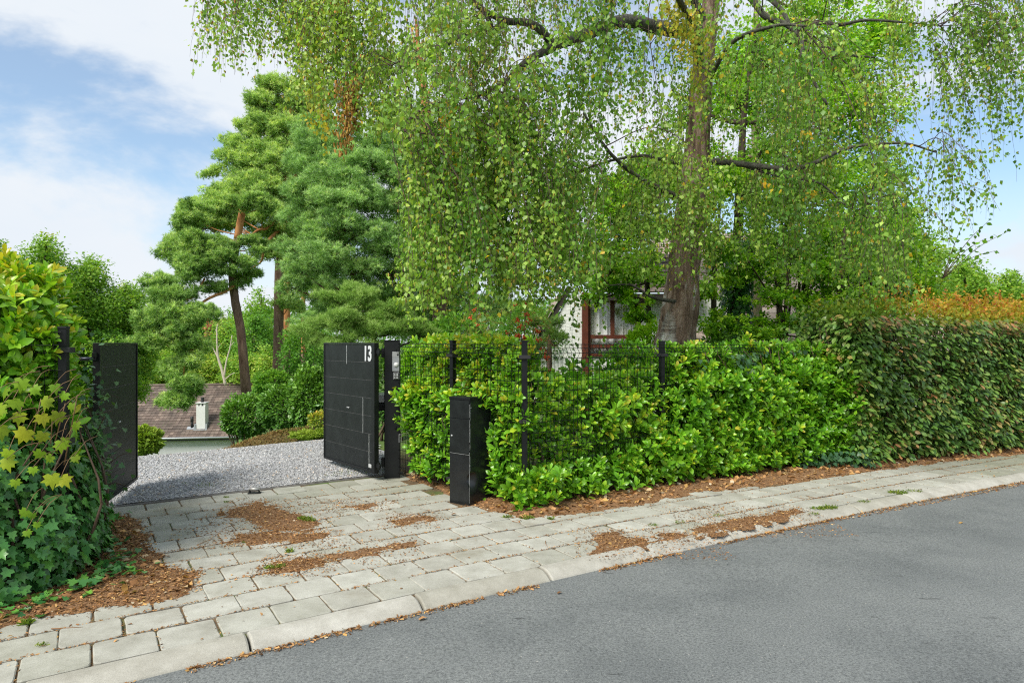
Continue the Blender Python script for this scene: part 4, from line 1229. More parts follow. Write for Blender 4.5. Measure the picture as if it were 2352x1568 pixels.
farm2 = leaf_mat("distant_dark_leaf", [(0, (.045, .14, .02)), (.5, (.11, .28, .035)), (1, (.22, .4, .05))], .6, .4, .3)
pine_m = leaf_mat("pine_needle", [(0, (.06, .15, .03)), (.35, (.24, .42, .11)), (.75, (.56, .72, .28)), (1, (.66, .76, .26))], .6, .35, .3)
pine_b = leaf_mat("blue_pine_needle", [(0, (.06, .14, .035)), (.35, (.23, .42, .13)), (.75, (.50, .70, .32)), (1, (.6, .74, .28))], .6, .35, .3)
pine_l = leaf_mat("young_pine_needle", [(0, (.12, .26, .05)), (.5, (.28, .46, .1)), (1, (.45, .6, .2))], .6, .25, .3)
bush_m = leaf_mat("bush_leaf", [(0, (.035, .12, .02)), (.5, (.11, .26, .03)), (1, (.25, .45, .06))], .4, .2, .5)
lime_m = leaf_mat("lime_leaf", [(0, (.10, .20, .02)), (.5, (.2, .33, .03)), (1, (.33, .42, .06))], .5, .3, .3)
stem_m = bark("stem_bark", (.07, .045, .03), (.14, .10, .07), (30, 30, 8), .5)
dark_bark = bark("dark_bark", (.035, .028, .02), (.09, .07, .05))
pine_lo = bark("pine_bark_lower", (.085, .05, .035), (.24, .155, .115), (9, 9, 2.5), 1.0)
pine_hi = bark("pine_bark_upper", (.26, .105, .04), (.52, .25, .10), (7, 7, 4), .5)
limb_m = bark("birch_limb_bark", (.035, .035, .03), (.13, .13, .10), (20, 20, 8), .8)
twig_m = plain("birch_twig", (.08, .045, .035), .7)

def shoots(mb, pos, axis, nl, size, tint, spread=1.0, mat=0, shape='laurel', wid=1.0, stem=None):
    """a rosette of nl leaves round the tip of every shoot"""
    N = len(pos); axis = unit(axis)
    ref = rdir(N); u = unit(np.cross(axis, ref)); w = np.cross(axis, u)
    for k in range(nl):
        ph = k * 2.4 + rng.random(N) * .5
        f = k / max(nl - 1, 1)                        # 0 at the tip
        el = (.35 + .85 * f) * spread + rng.normal(size=N) * .16
        rad = np.cos(ph)[:, None] * u + np.sin(ph)[:, None] * w
        d = np.cos(el)[:, None] * axis + np.sin(el)[:, None] * rad
        nr = np.sin(el)[:, None] * axis - np.cos(el)[:, None] * rad + rng.normal(size=(N, 3)) * .12
        sz = size * (.6 + .45 * min(1, f * 1.8)) * rng.uniform(.8, 1.2, N)
        p = pos - axis * (size * .9 * f)[:, None] if np.ndim(size) else pos - axis * (size * .9 * f)
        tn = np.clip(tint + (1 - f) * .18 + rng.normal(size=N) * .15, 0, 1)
        scatter(mb, shape, p, d, nr, sz, tn, wid=wid, mat=mat)

def hedge_face(poly, zlo, zhi, n_, out=(0, .25), zfun=None):
    """random points on the vertical face above a plan polyline; returns pos, outward normal, height fraction, run"""
    P2 = np.array(poly, float); seg = np.diff(P2, axis=0); L = np.linalg.norm(seg, axis=1); cum = np.r_[0, np.cumsum(L)]
    r_ = rng.random(n_) * cum[-1]; i = np.clip(np.searchsorted(cum, r_) - 1, 0, len(L) - 1); f = (r_ - cum[i]) / L[i]
    xy = P2[i] + f[:, None] * seg[i]; t = seg[i] / L[i][:, None]; nn = np.stack([t[:, 1], -t[:, 0]], 1)
    h = rng.random(n_)
    hi = zhi if np.ndim(zhi) == 0 else np.interp(r_, cum, zhi)
    z = zlo + h * (hi - zlo)
    o = rng.uniform(out[0], out[1], n_)
    bul = .16 * (vnoise(r_ * 1.0, z, 2.3, 3) - .5) * 2
    xy = xy + nn * (o + bul)[:, None]
    return np.c_[xy, z], np.c_[nn, np.zeros(n_)], h, r_

def stems(mb, poly, n_, h, back=.15, rad=.008):
    P2 = np.array(poly, float); seg = np.diff(P2, axis=0); L = np.linalg.norm(seg, axis=1); cum = np.r_[0, np.cumsum(L)]
    for k in range(n_):
        r_ = rng.random() * cum[-1]; i = min(int(np.searchsorted(cum, r_)) - 1, len(L) - 1); i = max(i, 0)
        p = P2[i] + (r_ - cum[i]) / L[i] * seg[i]; t = seg[i] / L[i]; nn = np.array([t[1], -t[0]])
        p = p - nn * back * rng.uniform(.6, 1.6)
        hh = h * rng.uniform(.5, .95)
        pp = [np.array([*(p + rng.normal(size=2) * .12 * q), -.03 + hh * q]) for q in (0, .35, .7, 1)]
        tube(mb, pp, [rad * 1.3, rad, rad * .7, rad * .3], 5)

# ------------------------------------------------------------------ laurel hedge on the right
LH1 = [onray(938, 7.98), onray(1000, 7.6), onray(1080, 7.05), (C0[0] - .15, C0[1] + .15)]
LH2 = [(C0[0] - .12, C0[1] + .08), onray(1360, 7.12), onray(1520, 7.66), onray(1766, 8.6), onray(1962, 9.3)]
root = thing("laurel_hedge", (.9, 7.6, 0), "bright green laurel hedge growing through the mesh fence right of the gate", "hedge")
lf = MB()
def laurel_block(poly, n_, zlo, zhi, out, tint, gap=None, size=.098, up=.75):
    p, nn, h, r_ = hedge_face(poly, zlo, zhi, n_, out)
    if gap is not None:
        k = gap(p, h, r_); p, nn, h = p[k], nn[k], h[k]
    p = p - nn * (.26 * sm(p[:, 2], .95, 1.3) * (1 - .8 * sm(p[:, 0], 1.3, 1.9)))[:, None]
    ax = nn * .8 + np.array([0, 0, 1]) * up + rng.normal(size=p.shape) * .38
    tn = np.clip(tint + .12 * (vnoise(p[:, 0] * 3, p[:, 2] * 3, 1, 2) - .5) * 2 + rng.normal(size=len(p)) * .08, 0, 1)
    nl = 9
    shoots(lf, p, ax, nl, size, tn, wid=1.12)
# front segment between gate post and corner
laurel_block(LH1, 620, .12, 1.5, (-.14, .12), .42)
laurel_block(LH1[:2], 40, .15, 1.3, (.0, .14), .45)
laurel_block(LH1, 460, 1.0, 1.66, (-.2, .14), .72)  # lighter leaf tint along the top, offsetting shade from birch and hedge
laurel_block([onray(918, 8.12), onray(1000, 7.65)], 120, .9, 1.66, (-.3, .2), .6)
laurel_block(LH1, 420, .2, 1.5, (-.45, -.1), .30)
# low plants bulging through the fence, gap band in the middle of the first panel
def gp1(p, h, r_):
    px = CX + p[:, 0] / p[:, 1] * F; py = CY - (p[:, 2] - H) / p[:, 1] * F
    g = (px > 1190) & (px < 1520) & (py > 915) & (py < 1075 - (px - 1190) * .12)
    g |= (py < 905 - .0 * px) & (px < 1420) & (px > 1215) & (rng.random(len(px)) < .62) & (py < 850)
    return ~(g & (rng.random(len(px)) < .62))
laurel_block(LH2, 2500, .10, [1.30, 1.18, 1.32, 1.42, 1.45], (-.20, .14), .5, gp1)
laurel_block(LH2[:3], 260, .5, [1.1, 1.0, 1.1], (-.05, .14), .6, gp1)  # first panel: leaf colour lightened to make up for the shade there
laurel_block(LH2, 420, .10, [.34, .42, .6, .7, .8], (.02, .26), .5, None)
laurel_block([onray(1560, 7.8), onray(1766, 8.55), onray(1962, 9.2)], 1150, .12, [1.2, 1.35, 1.45], (.0, .28), .46, None)
laurel_block([onray(1900, 8.9), onray(1975, 9.2)], 330, .15, [1.5, 1.4], (.05, .35), .48, None)
laurel_block(LH2, 900, .5, [1.52, 1.36, 1.50, 1.52, 1.5], (-.55, -.15), .40, gp1)
laurel_block([onray(1540, 7.76), onray(1766, 8.6), onray(1975, 9.4)], 800, .9, [1.58, 1.6, 1.56], (-.25, .12), .47, None)
laurel_block([onray(1880, 8.95), onray(1985, 9.3)], 200, .9, [1.56, 1.5], (.0, .3), .5, None)
laurel_block([onray(1480, 7.6), onray(1640, 8.1), onray(1900, 9.1)], 260, 1.25, [1.62, 1.52, 1.55], (-.3, -.02), .52, None, up=1.2)
laurel_block([onray(1725, 8.42), onray(1745, 8.5)], 10, 1.45, 1.78, (-.05, .1), .6, None, up=1.6)
laurel_block([(C0[0] - .1, C0[1] - .16), (C0[0] + .32, C0[1] + .02)], 34, .08, .36, (0, .16), .55, None)
laurel_block([onray(1128, 6.85), onray(1200, 6.62)], 46, .10, .42, (-.05, .14), .55, None)
lf.build("foliage", laurel_m, root)
st = MB(); stems(st, LH1, 26, 1.4); stems(st, LH2, 90, 1.3)
st.build("stems", stem_m, root)
settle(root)

# ivy on the fence
root = thing("ivy", (3.0, 8.6, 1.2), "grey-green ivy trailing over the top of the mesh fence before the beech hedge", "ivy")
mb = MB()
p, nn, h, r_ = hedge_face([onray(1600, 7.92), onray(1766, 8.56), onray(1950, 9.3)], .95, [1.42, 1.5, 1.5], 1500, (-.06, .12))
k = (vnoise(r_ * 1.4, p[:, 2] * 2, 2.2, 3) > .47) & ((h > .45) | (rng.random(len(h)) < .4)); p, nn = p[k], nn[k]
scatter(mb, 'ivy', p, nn * .5 + [0, 0, -.8] + rng.normal(size=p.shape) * .35, nn + [0, 0, .5] + rng.normal(size=p.shape) * .3, rng.uniform(.04, .075, len(p)), rng.random(len(p)))
p, nn, h, r_ = hedge_face([onray(1840, 8.5), onray(1985, 8.8)], .05, .22, 150, (0, .15))
scatter(mb, 'ivy', p, nn * .5 + [0, 0, -.6] + rng.normal(size=p.shape) * .35, nn + [0, 0, .5] + rng.normal(size=p.shape) * .3, rng.uniform(.045, .08, len(p)), rng.random(len(p)) * .7)
mb.build("foliage", ivy_grey, root)
mb = MB()
for k in range(26):
    a = rng.uniform(1600, 1940); D = np.interp(a, [1600, 1766, 1950], [7.9, 8.5, 9.2]) - .04
    p0 = onray(a, D); pp = [np.array([*(p0 + rng.normal(size=2) * .03 + np.array([.09 * q, .05 * q])), 1.5 - .22 * q + rng.normal() * .04]) for q in range(4)]
    tube(mb, pp, .004, 4, n=8)
mb.build("stems", stem_m, root); settle(root)

# dark ivy shrub behind the fence before the window
def ivy_shrub(c, r, n_, label, mat=bush_m, size=(.05, .08), shape='ivy'):
    root = thing("ivy_shrub", (c[0], c[1], 0), label, "shrub")
    mb = MB(); d = rdir(n_); d[:, 2] = np.abs(d[:, 2]) * 1.0 - .15
    rr = (.72 + .33 * vnoise(d[:, 0] * 3 + 5, d[:, 2] * 3 + d[:, 1] * 2, 1, 3)) * rng.uniform(.75, 1.05, n_)
    p = np.array([c[0], c[1], c[2]]) + d * rr[:, None] * np.array(r)
    p[:, 2] = np.maximum(p[:, 2], .02)
    scatter(mb, shape, p, d * .6 + [0, 0, -.3] + rng.normal(size=p.shape) * .5, d + [0, 0, .5] + rng.normal(size=p.shape) * .4, rng.uniform(*size, n_), np.clip(rng.random(n_) * .8 + .2 * d[:, 2], 0, 1))
    mb.build("foliage", mat, root)
    mb = MB()
    for k in range(14):
        a = rng.random() * 6.28; e = np.array([c[0], c[1], c[2]]) + rdir(1)[0] * np.array(r) * .7; e[2] = abs(e[2])
        tube(mb, [np.array([c[0] + .1 * math.cos(a), c[1] + .1 * math.sin(a), -.1]), (np.array([c[0], c[1], 0]) + e) / 2 + rng.normal(size=3) * .08, e], [.02, .014, .005], 5, n=7)
    mb.build("stems", stem_m, root); settle(root); return root
ivy_shrub((*onray(1445, 9.0), .85), (.55, .5, .62), 5200, "dark green ivy-leaved shrub behind the fence below the brown window")
ivy_shrub((*onray(1660, 10.9), .9), (.95, .5, 1.1), 4200, "dense dark evergreen shrub behind the fence right of the birch trunk", size=(.05, .09), shape='leaf2')

# beech hedge on the right
root = thing("beech_hedge", (6, 9.6, 0), "clipped dark green beech hedge with orange-brown top along the right pavement", "hedge")
b0, b1, b2 = G(1972, 1078), G(2352, 1034), np.array([12.5, 13.0])
bpath = [b0 + (b1 - b0) * -.02 + np.array([-.25, .55]), b0, b1, b2]
mb = MB()
p, nn, h, r_ = hedge_face(bpath, .08, [1.95, 1.95, 1.93, 1.9], 34000, (-.42, .06))
k = (p[:, 1] / np.maximum(p[:, 0], .1) > 1.1); p, nn, h = p[k], nn[k], h[k]
kk = (vnoise(p[:, 0] * 2 + p[:, 1], p[:, 2] * 2.4, 1.6, 3) > .34) | (rng.random(len(p)) < .22); p, nn, h = p[kk], nn[kk], h[kk]
N = len(p); side = np.c_[-nn[:, 1], nn[:, 0], np.zeros(N)]
d = nn * .55 + side * rng.normal(size=N)[:, None] * .55 + np.array([0, 0, -.42]) + rng.normal(size=p.shape) * .22
tn = np.clip(.48 + .3 * (vnoise(p[:, 0] * 3, p[:, 2] * 3, 1.3, 2) - .5) * 2 + .2 * sm(h, .86, 1) + rng.normal(size=N) * .2, 0, 1)
scatter(mb, 'beech', p, d, nn * .75 + np.array([0, 0, .75]) + rng.normal(size=p.shape) * .25, rng.uniform(.065, .105, N), tn)
p, nn, h, r_ = hedge_face(bpath, .05, 1.9, 14000, (-.95, -.45)); N = len(p)
scatter(mb, 'beech', p, rdir(N), rdir(N, .5), rng.uniform(.07, .11, N), np.clip(.35 + rng.normal(size=N) * .2, 0, 1))
mb.build("foliage", beech_m, root)
mb = MB()
p, nn, h, r_ = hedge_face(bpath, 1.84, [1.98, 2.0, 2.12, 2.15], 9000, (-.95, .02))
bump_ = .22 * vnoise(p[:, 0], p[:, 1], 3.5, 3); p[:, 2] += bump_ * h
N = len(p); d = rdir(N, .7)
tn = np.clip(.16 + .5 * h + .3 * (vnoise(p[:, 0] * 2, p[:, 1] * 2, 1.7, 2) - .5) + rng.normal(size=N) * .18 + .1 * (p[:, 0] > 5.5) - .5 * sm(-p[:, 0], -6.3, -4.8), 0, 1)
scatter(mb, 'beech', p, d, rdir(N, .6), rng.uniform(.04, .075, N), tn)
# upright shoots
for s_ in range(150):
    i = rng.random(); x_ = b0 + (b1 - b0) * rng.uniform(.2, 1.25); x_ = x_ + KN * rng.uniform(.0, .8)
    hh = rng.uniform(.15, .42); base = np.array([*x_, 1.98]); tip = base + np.array([rng.normal() * .06, rng.normal() * .06, hh])
    n_ = int(hh / .028); q = np.linspace(0, 1, n_)[:, None]; pp = base + (tip - base) * q
    scatter(mb, 'beech', pp, rdir(n_) * [1, 1, .4] + [0, 0, .5], rdir(n_, .8), rng.uniform(.035, .06, n_), np.clip(.75 + rng.normal(size=n_) * .2, 0, 1))
mb.build("copper_top", beech_top, root)
# the taller loose green growth where the hedge begins
mb = MB(); N = 3600
c = np.array([*onray(1925, 9.6), 1.62]); d = rdir(N); p = c + d * rng.uniform(.3, 1, N)[:, None] * [.78, .5, .62]
scatter(mb, 'beech', p, d * .6 + [.2, -.3, -.35] + rng.normal(size=p.shape) * .3, [0, -.5, .8] + rng.normal(size=p.shape) * .3, rng.uniform(.05, .085, N), np.clip(rng.random(N) * .75, 0, 1))
mb.build("loose_growth", beech_m, root)
mb = MB()
for k in range(60):
    f_ = rng.uniform(0, 1.3); x_ = b0 + (b1 - b0) * f_ + KN * rng.uniform(.25, .6)
    tube(mb, [np.array([*x_, -.05]), np.array([*(x_ + rng.normal(size=2) * .08), .9]), np.array([*(x_ + rng.normal(size=2) * .15), 1.8])], [.02, .014, .006], 5)
# a thin leafy branch against the sky
mb.build("stems", stem_m, root)
mb = MB(); mt = MB()
base = P(2165, 640, 9.0)
for (ex_, ey_) in ((2232, 478), (2272, 506), (2262, 548), (2322, 528), (2290, 575), (2210, 575)):
    e = P(ex_, ey_, 8.7 + rng.random()); mid = (base + e) / 2 + [0, 0, .08]
    tube(mt, [base, mid, e], [.006, .004, .0015], 4, n=8)
    q = np.linspace(.35, 1, 11)[:, None]; pts_ = spline([base, mid, e], 30)[(q[:, 0] * 29).astype(int)]
    scatter(mb, 'beech', pts_, rdir(11) * [1, .6, .6], rdir(11, .6), rng.uniform(.05, .085, 11), rng.random(11) * .5, wid=1.2)
mb.build("long_shoot_leaves", oak_m, root); mt.build("long_shoot", stem_m, root)
settle(root)

# ------------------------------------------------------------------ hedge on the left: laurel above, ivy and maple below
root = thing("laurel_bush", (-3.9, 5.0, 0), "tall yellow-green laurel with large glossy leaves rising above the left fence", "hedge")
lf = MB()
def dome(c, r, n_, tint, size, zmin, up=.5, cut=None):
    d = rdir(n_ * 2); d = d[(d[:, 1] < .55)][:n_]
    rr = .86 + .26 * vnoise(d[:, 0] * 4 + 7, d[:, 2] * 4 + d[:, 1] * 3, 1, 3)
    p = np.array(c) + d * (rr * rng.uniform(.72, 1.04, len(d)))[:, None] * np.array(r); k = p[:, 2] > zmin
    qx = CX + p[:, 0] / p[:, 1] * F; qy = CY - (p[:, 2] - H) / p[:, 1] * F
    k &= qx < np.interp(qy, [560, 600, 650, 750, 790, 900, 1300], [95, 125, 160, 178, 160, 150, 170]) + rng.normal(size=len(p)) * 6
    p, d = p[k], d[k]
    ax = d * .9 + [0, 0, up] + rng.normal(size=p.shape) * .3
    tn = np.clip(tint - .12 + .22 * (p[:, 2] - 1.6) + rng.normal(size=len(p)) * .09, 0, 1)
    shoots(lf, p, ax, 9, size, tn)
dome((-3.7, 4.95, 1.58), (.62, .8, .64), 760, .72, .115, 1.0)
dome((-4.2, 5.1, 1.4), (.75, .9, .72), 420, .66, .115, .9)
dome((-3.42, 4.9, .8), (.3, .7, .9), 520, .42, .11, .1)
dome((-3.95, 5.5, .9), (.3, .6, .8), 260, .35, .09, .1)
def front(poly, zlo, zhi, n_, out, tint):
    p, nn, h, r_ = hedge_face(poly, zlo, zhi, n_, out)
    qx = CX + p[:, 0] / p[:, 1] * F; k = qx < 172 + rng.normal(size=len(p)) * 8; p, nn = p[k], nn[k]
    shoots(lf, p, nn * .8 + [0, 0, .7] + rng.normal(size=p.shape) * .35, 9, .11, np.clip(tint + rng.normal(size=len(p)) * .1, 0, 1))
front([(-4.4, 4.28), (-3.7, 4.42), (-3.08, 4.62)], .8, 1.72, 330, (-.3, -.02), .5)
front([(-4.4, 4.2), (-3.6, 4.34), (-3.2, 4.45)], .85, 1.35, 60, (.0, .14), .5)
front([(-3.06, 4.72), (-3.5, 5.3), (-3.85, 5.8)], .5, 1.75, 330, (-.3, .1), .5)
lf.build("foliage", laurel_m, root)
st = MB()
for k in range(26):
    e = np.array([-3.75, 5.0, 1.5]) + rdir(1, .3)[0] * [.6, .6, .5]; a = np.array([-3.8 + rng.normal() * .25, 5.0 + rng.normal() * .3, -.05])
    tube(st, [a, (a + e) / 2 + rng.normal(size=3) * .1, e], [.02, .014, .006], 5, n=7)
st.build("stems", stem_m, root); settle(root)

root = thing("ivy_mass", (-3.3, 4.6, 0), "dark green ivy clump tumbling onto the pavement at the left edge", "ivy")
IP = [(-4.3, 3.45), (-3.07, 4.02), (-2.88, 4.48), (-2.95, 4.95), (-3.28, 5.45), (-3.6, 5.9)]
IP = [np.array(q) for q in IP]
mb = MB()
p, nn, h, r_ = hedge_face(IP, .0, [.95, 1.0, 1.05, 1.1, 1.15, 1.2], 9500, (-.22, .05))
back_ = .26 * h ** 1.5; p[:, :2] -= nn[:, :2] * back_[:, None]
p[:, 2] = np.maximum(p[:, 2], .01)
k = vnoise(r_ * 2, p[:, 2] * 2, 2, 3) > .25; p, nn, h = p[k], nn[k], h[k]
k = rng.random(len(h)) < np.where(h > .75, .45, 1); p, nn, h = p[k], nn[k], h[k]
scatter(mb, 'ivy', p, nn * .45 + [0, 0, -.85] + rng.normal(size=p.shape) * .3, nn + [0, 0, .55] + rng.normal(size=p.shape) * .28, rng.uniform(.035, .085, len(p)), np.clip(rng.random(len(p)) * .7 + .25 * h * rng.random(len(p)), 0, 1))
# runners creeping on the ground
for (x_, y_) in ((262, 1290), (255, 1315), (225, 1340), (180, 1362), (110, 1385), (40, 1408), (250, 1260), (285, 1322), (240, 1200)):
    c_ = G(x_, y_); n_ = 26
    scatter(mb, 'ivy', np.c_[c_ + rng.normal(size=(n_, 2)) * .08, rng.uniform(.01, .08, n_)], rdir(n_) * [1, 1, .2], rdir(n_, 1.6), rng.uniform(.035, .07, n_), rng.random(n_) * .9)
mb.build("foliage", ivy_m, root)
mb = MB()
for k in range(40):
    i = rng.integers(0, len(IP) - 1); a = IP[i] + rng.random() * (IP[i + 1] - IP[i]) - np.array([.18, -.05])
    tube(mb, [np.array([*a, -.03]), np.array([*(a + rng.normal(size=2) * .1), .5]), np.array([*(a + rng.normal(size=2) * .15 - [.1, 0]), 1.0])], [.012, .009, .004], 5, n=7)
for k in range(16):                                   # loose tendrils towards the gate
    s_ = np.array([-3.5 + rng.normal() * .1, 5.6 + rng.normal() * .2, rng.uniform(.3, 1.15)]); e = s_ + [rng.uniform(.15, .4), rng.normal() * .15, rng.normal() * .12]
    tube(mb, [s_, (s_ + e) / 2 + [0, 0, .04], e], [.004, .003, .0015], 4, n=6)
mb.build("stems", stem_m, root)
mb = MB(); N = 1500
c_ = np.array([-3.50, 5.45, .62]); p = c_ + rng.normal(size=(N, 3)) * [.07, .24, .32]; p[:, 2] = np.maximum(p[:, 2], .05)
scatter(mb, 'ivy', p, rdir(N) + [.3, -.3, -.5], rdir(N) + [.5, -.6, .5], rng.uniform(.03, .06, N), .35 + .65 * rng.random(N))
mb.build("young_ivy_leaves", ivy_grey, root)
settle(root)

root = thing("maple_sapling", (-3.0, 4.4, 0), "yellow-green maple leaves hanging over the dark ivy at the left edge", "sapling")
mb = MB(); mt = MB()
ml = [(60, 1010, .17, .75), (140, 1115, .16, .7), (118, 1110, .15, .6), (30, 940, .17, .4), (110, 935, .16, .5), (15, 1075, .15, .55), (95, 1050, .1, .3), (140, 1030, .13, .4), (175, 985, .12, .35), (45, 970, .15, .6), (95, 970, .14, .8), (0, 1000, .15, .5), (15, 910, .14, .3), (75, 905, .12, .25), (150, 1020, .11, .4), (125, 900, .13, .2), (20, 1050, .12, .45), (150, 915, .1, .2), (170, 1060, .1, .45), (118, 1060, .1, .4), (75, 1085, .09, .3), (60, 1185, .1, .2), (75, 1190, .09, .15), (5, 950, .15, .45), (50, 890, .14, .3), (135, 965, .14, .55), (100, 1010, .12, .6), (165, 940, .11, .3), (85, 1210, .08, .2), (60, 1230, .09, .2), (35, 1115, .1, .4), (-20, 1020, .16, .6), (-25, 930, .16, .5)]
for (x_, y_, s_, tn) in ml:
    D = 3.98 + .5 * x_ / 200 + rng.normal() * .05; q = P(x_, y_, D) + [0, 0, s_ * .35]
    nrm = np.array([.25, -1, .45]) + rng.normal(size=3) * .5
    scatter(mb, 'maple', [q], [np.array([rng.normal() * .6, -.15, -1.0])], [nrm], s_ * rng.uniform(.5, .64), np.array([tn]))
    e = q + np.array([-.02 + rng.normal() * .05, .22, .06 + rng.random() * .08])
    tube(mt, [q, (q + e) / 2 + [0, 0, .03], e], [.0018, .002, .003], 4, n=5)
for k in range(7):
    e = P(10 + 28 * k, 900 + rng.random() * 60, 4.45); a = np.array([-3.45 + rng.normal() * .1, 4.85, 0.1])
    tube(mt, [a, (a + e) / 2 + rng.normal(size=3) * .06, e], [.007, .005, .003], 5, n=8)
mb.build("foliage", maple_m, root); mt.build("stems", plain("red_green_stem", (.22, .13, .06), .6), root); settle(root)

# ------------------------------------------------------------------ weeping birch
root = thing("weeping_birch", (*onray(1552, 9.7), 0), "large weeping birch with gnarled trunk and hanging twigs behind the fence", "tree")
barkb, n, l, b = nmat("birch_bark")
v = objco(n, l); vs = objco(n, l, (9, 9, 2.2))
nz = noise(n, l, 1.0, 7, .7, vs, .9); r = ramp(n, [(.32, (.03, .022, .016)), (.48, (.20, .135, .095)), (.68, (.42, .33, .26))]); l.new(nz.outputs["Fac"], r.inputs[0])
vl = objco(n, l, (3, 3, 26)); nl_ = noise(n, l, 1.0, 4, .6, vl, .3); rl = ramp(n, [(.36, (.12, .10, .08)), (.46, (.56, .56, .50)), (.7, (.66, .66, .60))]); l.new(nl_.outputs["Fac"], rl.inputs[0])
at = n.new("ShaderNodeAttribute"); at.attribute_name = "tint"; s = n.new("ShaderNodeSeparateColor"); l.new(at.outputs["Color"], s.inputs[0])
l.new(mixc(n, l, s.outputs[0], r.outputs[0], rl.outputs[0]), b.inputs["Base Color"]); b.inputs["Roughness"].default_value = .9; b.inputs["Specular IOR Level"].default_value = .2
bump(n, l, b, nz.outputs["Fac"], 1.0, .05)
TD = 9.7
cl = [(1548, 880, 62), (1548, 830, 52), (1550, 790, 46), (1557, 740, 43), (1563, 700, 41), (1568, 640, 36.5), (1573, 590, 35), (1580, 520, 33), (1590, 440, 31), (1600, 350, 28), (1606, 260, 26), (1614, 160, 24), (1626, 60, 21), (1638, -40, 18), (1650, -200, 14), (1655, -360, 9), (1650, -480, 3)]
ctr = np.array([P(x_, y_, TD) for x_, y_, w_ in cl]); rad = np.array([w_ / F * TD for _, _, w_ in cl])
k_ = 150; sp = spline(np.hstack([ctr, rad[:, None]]), k_); ctr_s, rad_s = sp[:, :3], np.maximum(sp[:, 3], .01)
nseg = 64; th = np.linspace(0, 2 * math.pi, nseg, endpoint=False)
TH, ZI = np.meshgrid(th, np.arange(k_)); zz = ctr_s[:, 2][ZI]
rid_ = vnoise(np.cos(TH) * 2.2 + zz * .35 + 9, np.sin(TH) * 2.2 + zz * .5, 1.6, 3) - .5
fis = np.abs(vnoise(TH * 3.0 + .8 * np.sin(zz * 3), zz * 1.6, 1.3, 3) - .5)
flare = 1 + .12 * np.cos(TH * 4 + 1) * np.exp(-(zz + .1) / .5)
lowf = sm(-zz, -3.2, -1.5)
R_ = rad_s[:, None] * (flare + rid_ * .28 * (.4 + .6 * lowf)) + (.022 * lowf + .006) * np.clip(fis * 4, 0, 1) - .012 * lowf
V = np.stack([ctr_s[:, 0][ZI] + R_ * np.cos(TH), ctr_s[:, 1][ZI] + R_ * np.sin(TH) * .95, zz], -1)
i = np.arange(k_ - 1)[:, None] * nseg; j = np.arange(nseg)[None]; j2 = (j + 1) % nseg
# white bark remains on the left face near the foot
aa = np.mod(TH, 2 * math.pi); wm = np.exp(-((aa - 3.95) / .5) ** 2) * sm(-zz, -2.3, -1.5) + .55 * (vnoise(TH * 2, zz * 2.5, 1.5, 2) > .72) * (zz < 2.6)
wm = np.clip(wm * (.3 + 1.3 * vnoise(TH * 4, zz * 6, 1, 2)), 0, 1) * (wm > .25)
tin = np.stack([wm, wm * 0 + .5, wm * 0 + .5], -1).reshape(-1, 3)
mb = MB(); mb.add(V.reshape(-1, 3), None, np.stack([i + j, i + j2, i + nseg + j2, i + nseg + j], -1).reshape(-1, 4), tin)
mb.build("trunk", barkb, root)

LIMBS = []
def limb(mb, pts, r0, r1, n=None, rough=.12):
    w = np.array([P(*q) for q in pts]); n = n or len(w) * 6
    rr = np.linspace(r0, r1, len(w)); tube(mb, w, rr, 9, n=n, rough=rough)
    s_ = spline(w, n); LIMBS.append(s_); return s_
mb = MB()
limb(mb, [(1606, 75, 9.7), (1560, 72, 9.5), (1500, 62, 9.2), (1455, 50, 9.0), (1409, 53, 8.8), (1342, 80, 8.5), (1271, 104, 8.3), (1254, 116, 8.2)], .105, .065)
limb(mb, [(1271, 104, 8.3), (1240, 68, 8.1), (1205, 52, 8.0), (1166, 49, 7.9), (1113, 26, 7.8), (1075, -10, 7.7), (1010, -60, 7.6), (900, -100, 7.6), (780, -60, 7.8)], .055, .012)
limb(mb, [(1166, 49, 7.9), (1131, 70, 7.9), (1078, 74, 7.9), (1025, 102, 8.0), (985, 112, 8.0), (955, 123, 8.0), (900, 150, 8.1)], .042, .008)
limb(mb, [(1113, 26, 7.8), (1128, 60, 7.85), (1131, 72, 7.9)], .03, .025)
limb(mb, [(1254, 116, 8.2), (1225, 132, 8.1), (1194, 155, 8.0), (1165, 186, 7.9), (1148, 197, 7.8), (1110, 215, 7.7), (1085, 232, 7.6)], .05, .012)
limb(mb, [(1096, 221, 7.7), (1060, 228, 7.5), (1000, 238, 7.4), (950, 262, 7.2), (925, 300, 7.2)], .012, .004)
limb(mb, [(1655, -60, 9.7), (1700, -30, 9.6), (1728, 0, 9.5), (1759, 39, 9.4), (1810, 59, 9.3), (1841, 94, 9.2), (1841, 145, 9.1), (1867, 184, 9.1), (1900, 240, 9.0)], .06, .015)
limb(mb, [(1700, -60, 9.7), (1771, 0, 9.5), (1800, 30, 9.4), (1812, 58, 9.3)], .035, .03)
limb(mb, [(1825, 72, 9.3), (1888, 52, 9.2), (1927, 58, 9.1), (1986, 47, 9.0), (2068, 51, 8.9), (2160, 60, 8.8)], .035, .008)
limb(mb, [(1841, 90, 9.2), (1900, 110, 9.2), (1960, 128, 9.2), (2010, 132, 9.2)], .028, .01)
limb(mb, [(1590, 378, 9.7), (1640, 371, 9.6), (1732, 381, 9.3), (1810, 388, 9.1), (1865, 377, 9.0), (1930, 346, 8.9), (1990, 333, 8.8), (2080, 330, 8.7), (2150, 350, 8.6)], .05, .01)
limb(mb, [(1700, 379, 9.4), (1790, 405, 9.2), (1880, 420, 9.1), (1940, 470, 9.0), (1990, 500, 8.9)], .022, .006)
limb(mb, [(1560, 375, 9.5), (1500, 362, 9.1), (1470, 358, 8.9), (1400, 370, 8.7), (1330, 395, 8.4)], .03, .01)
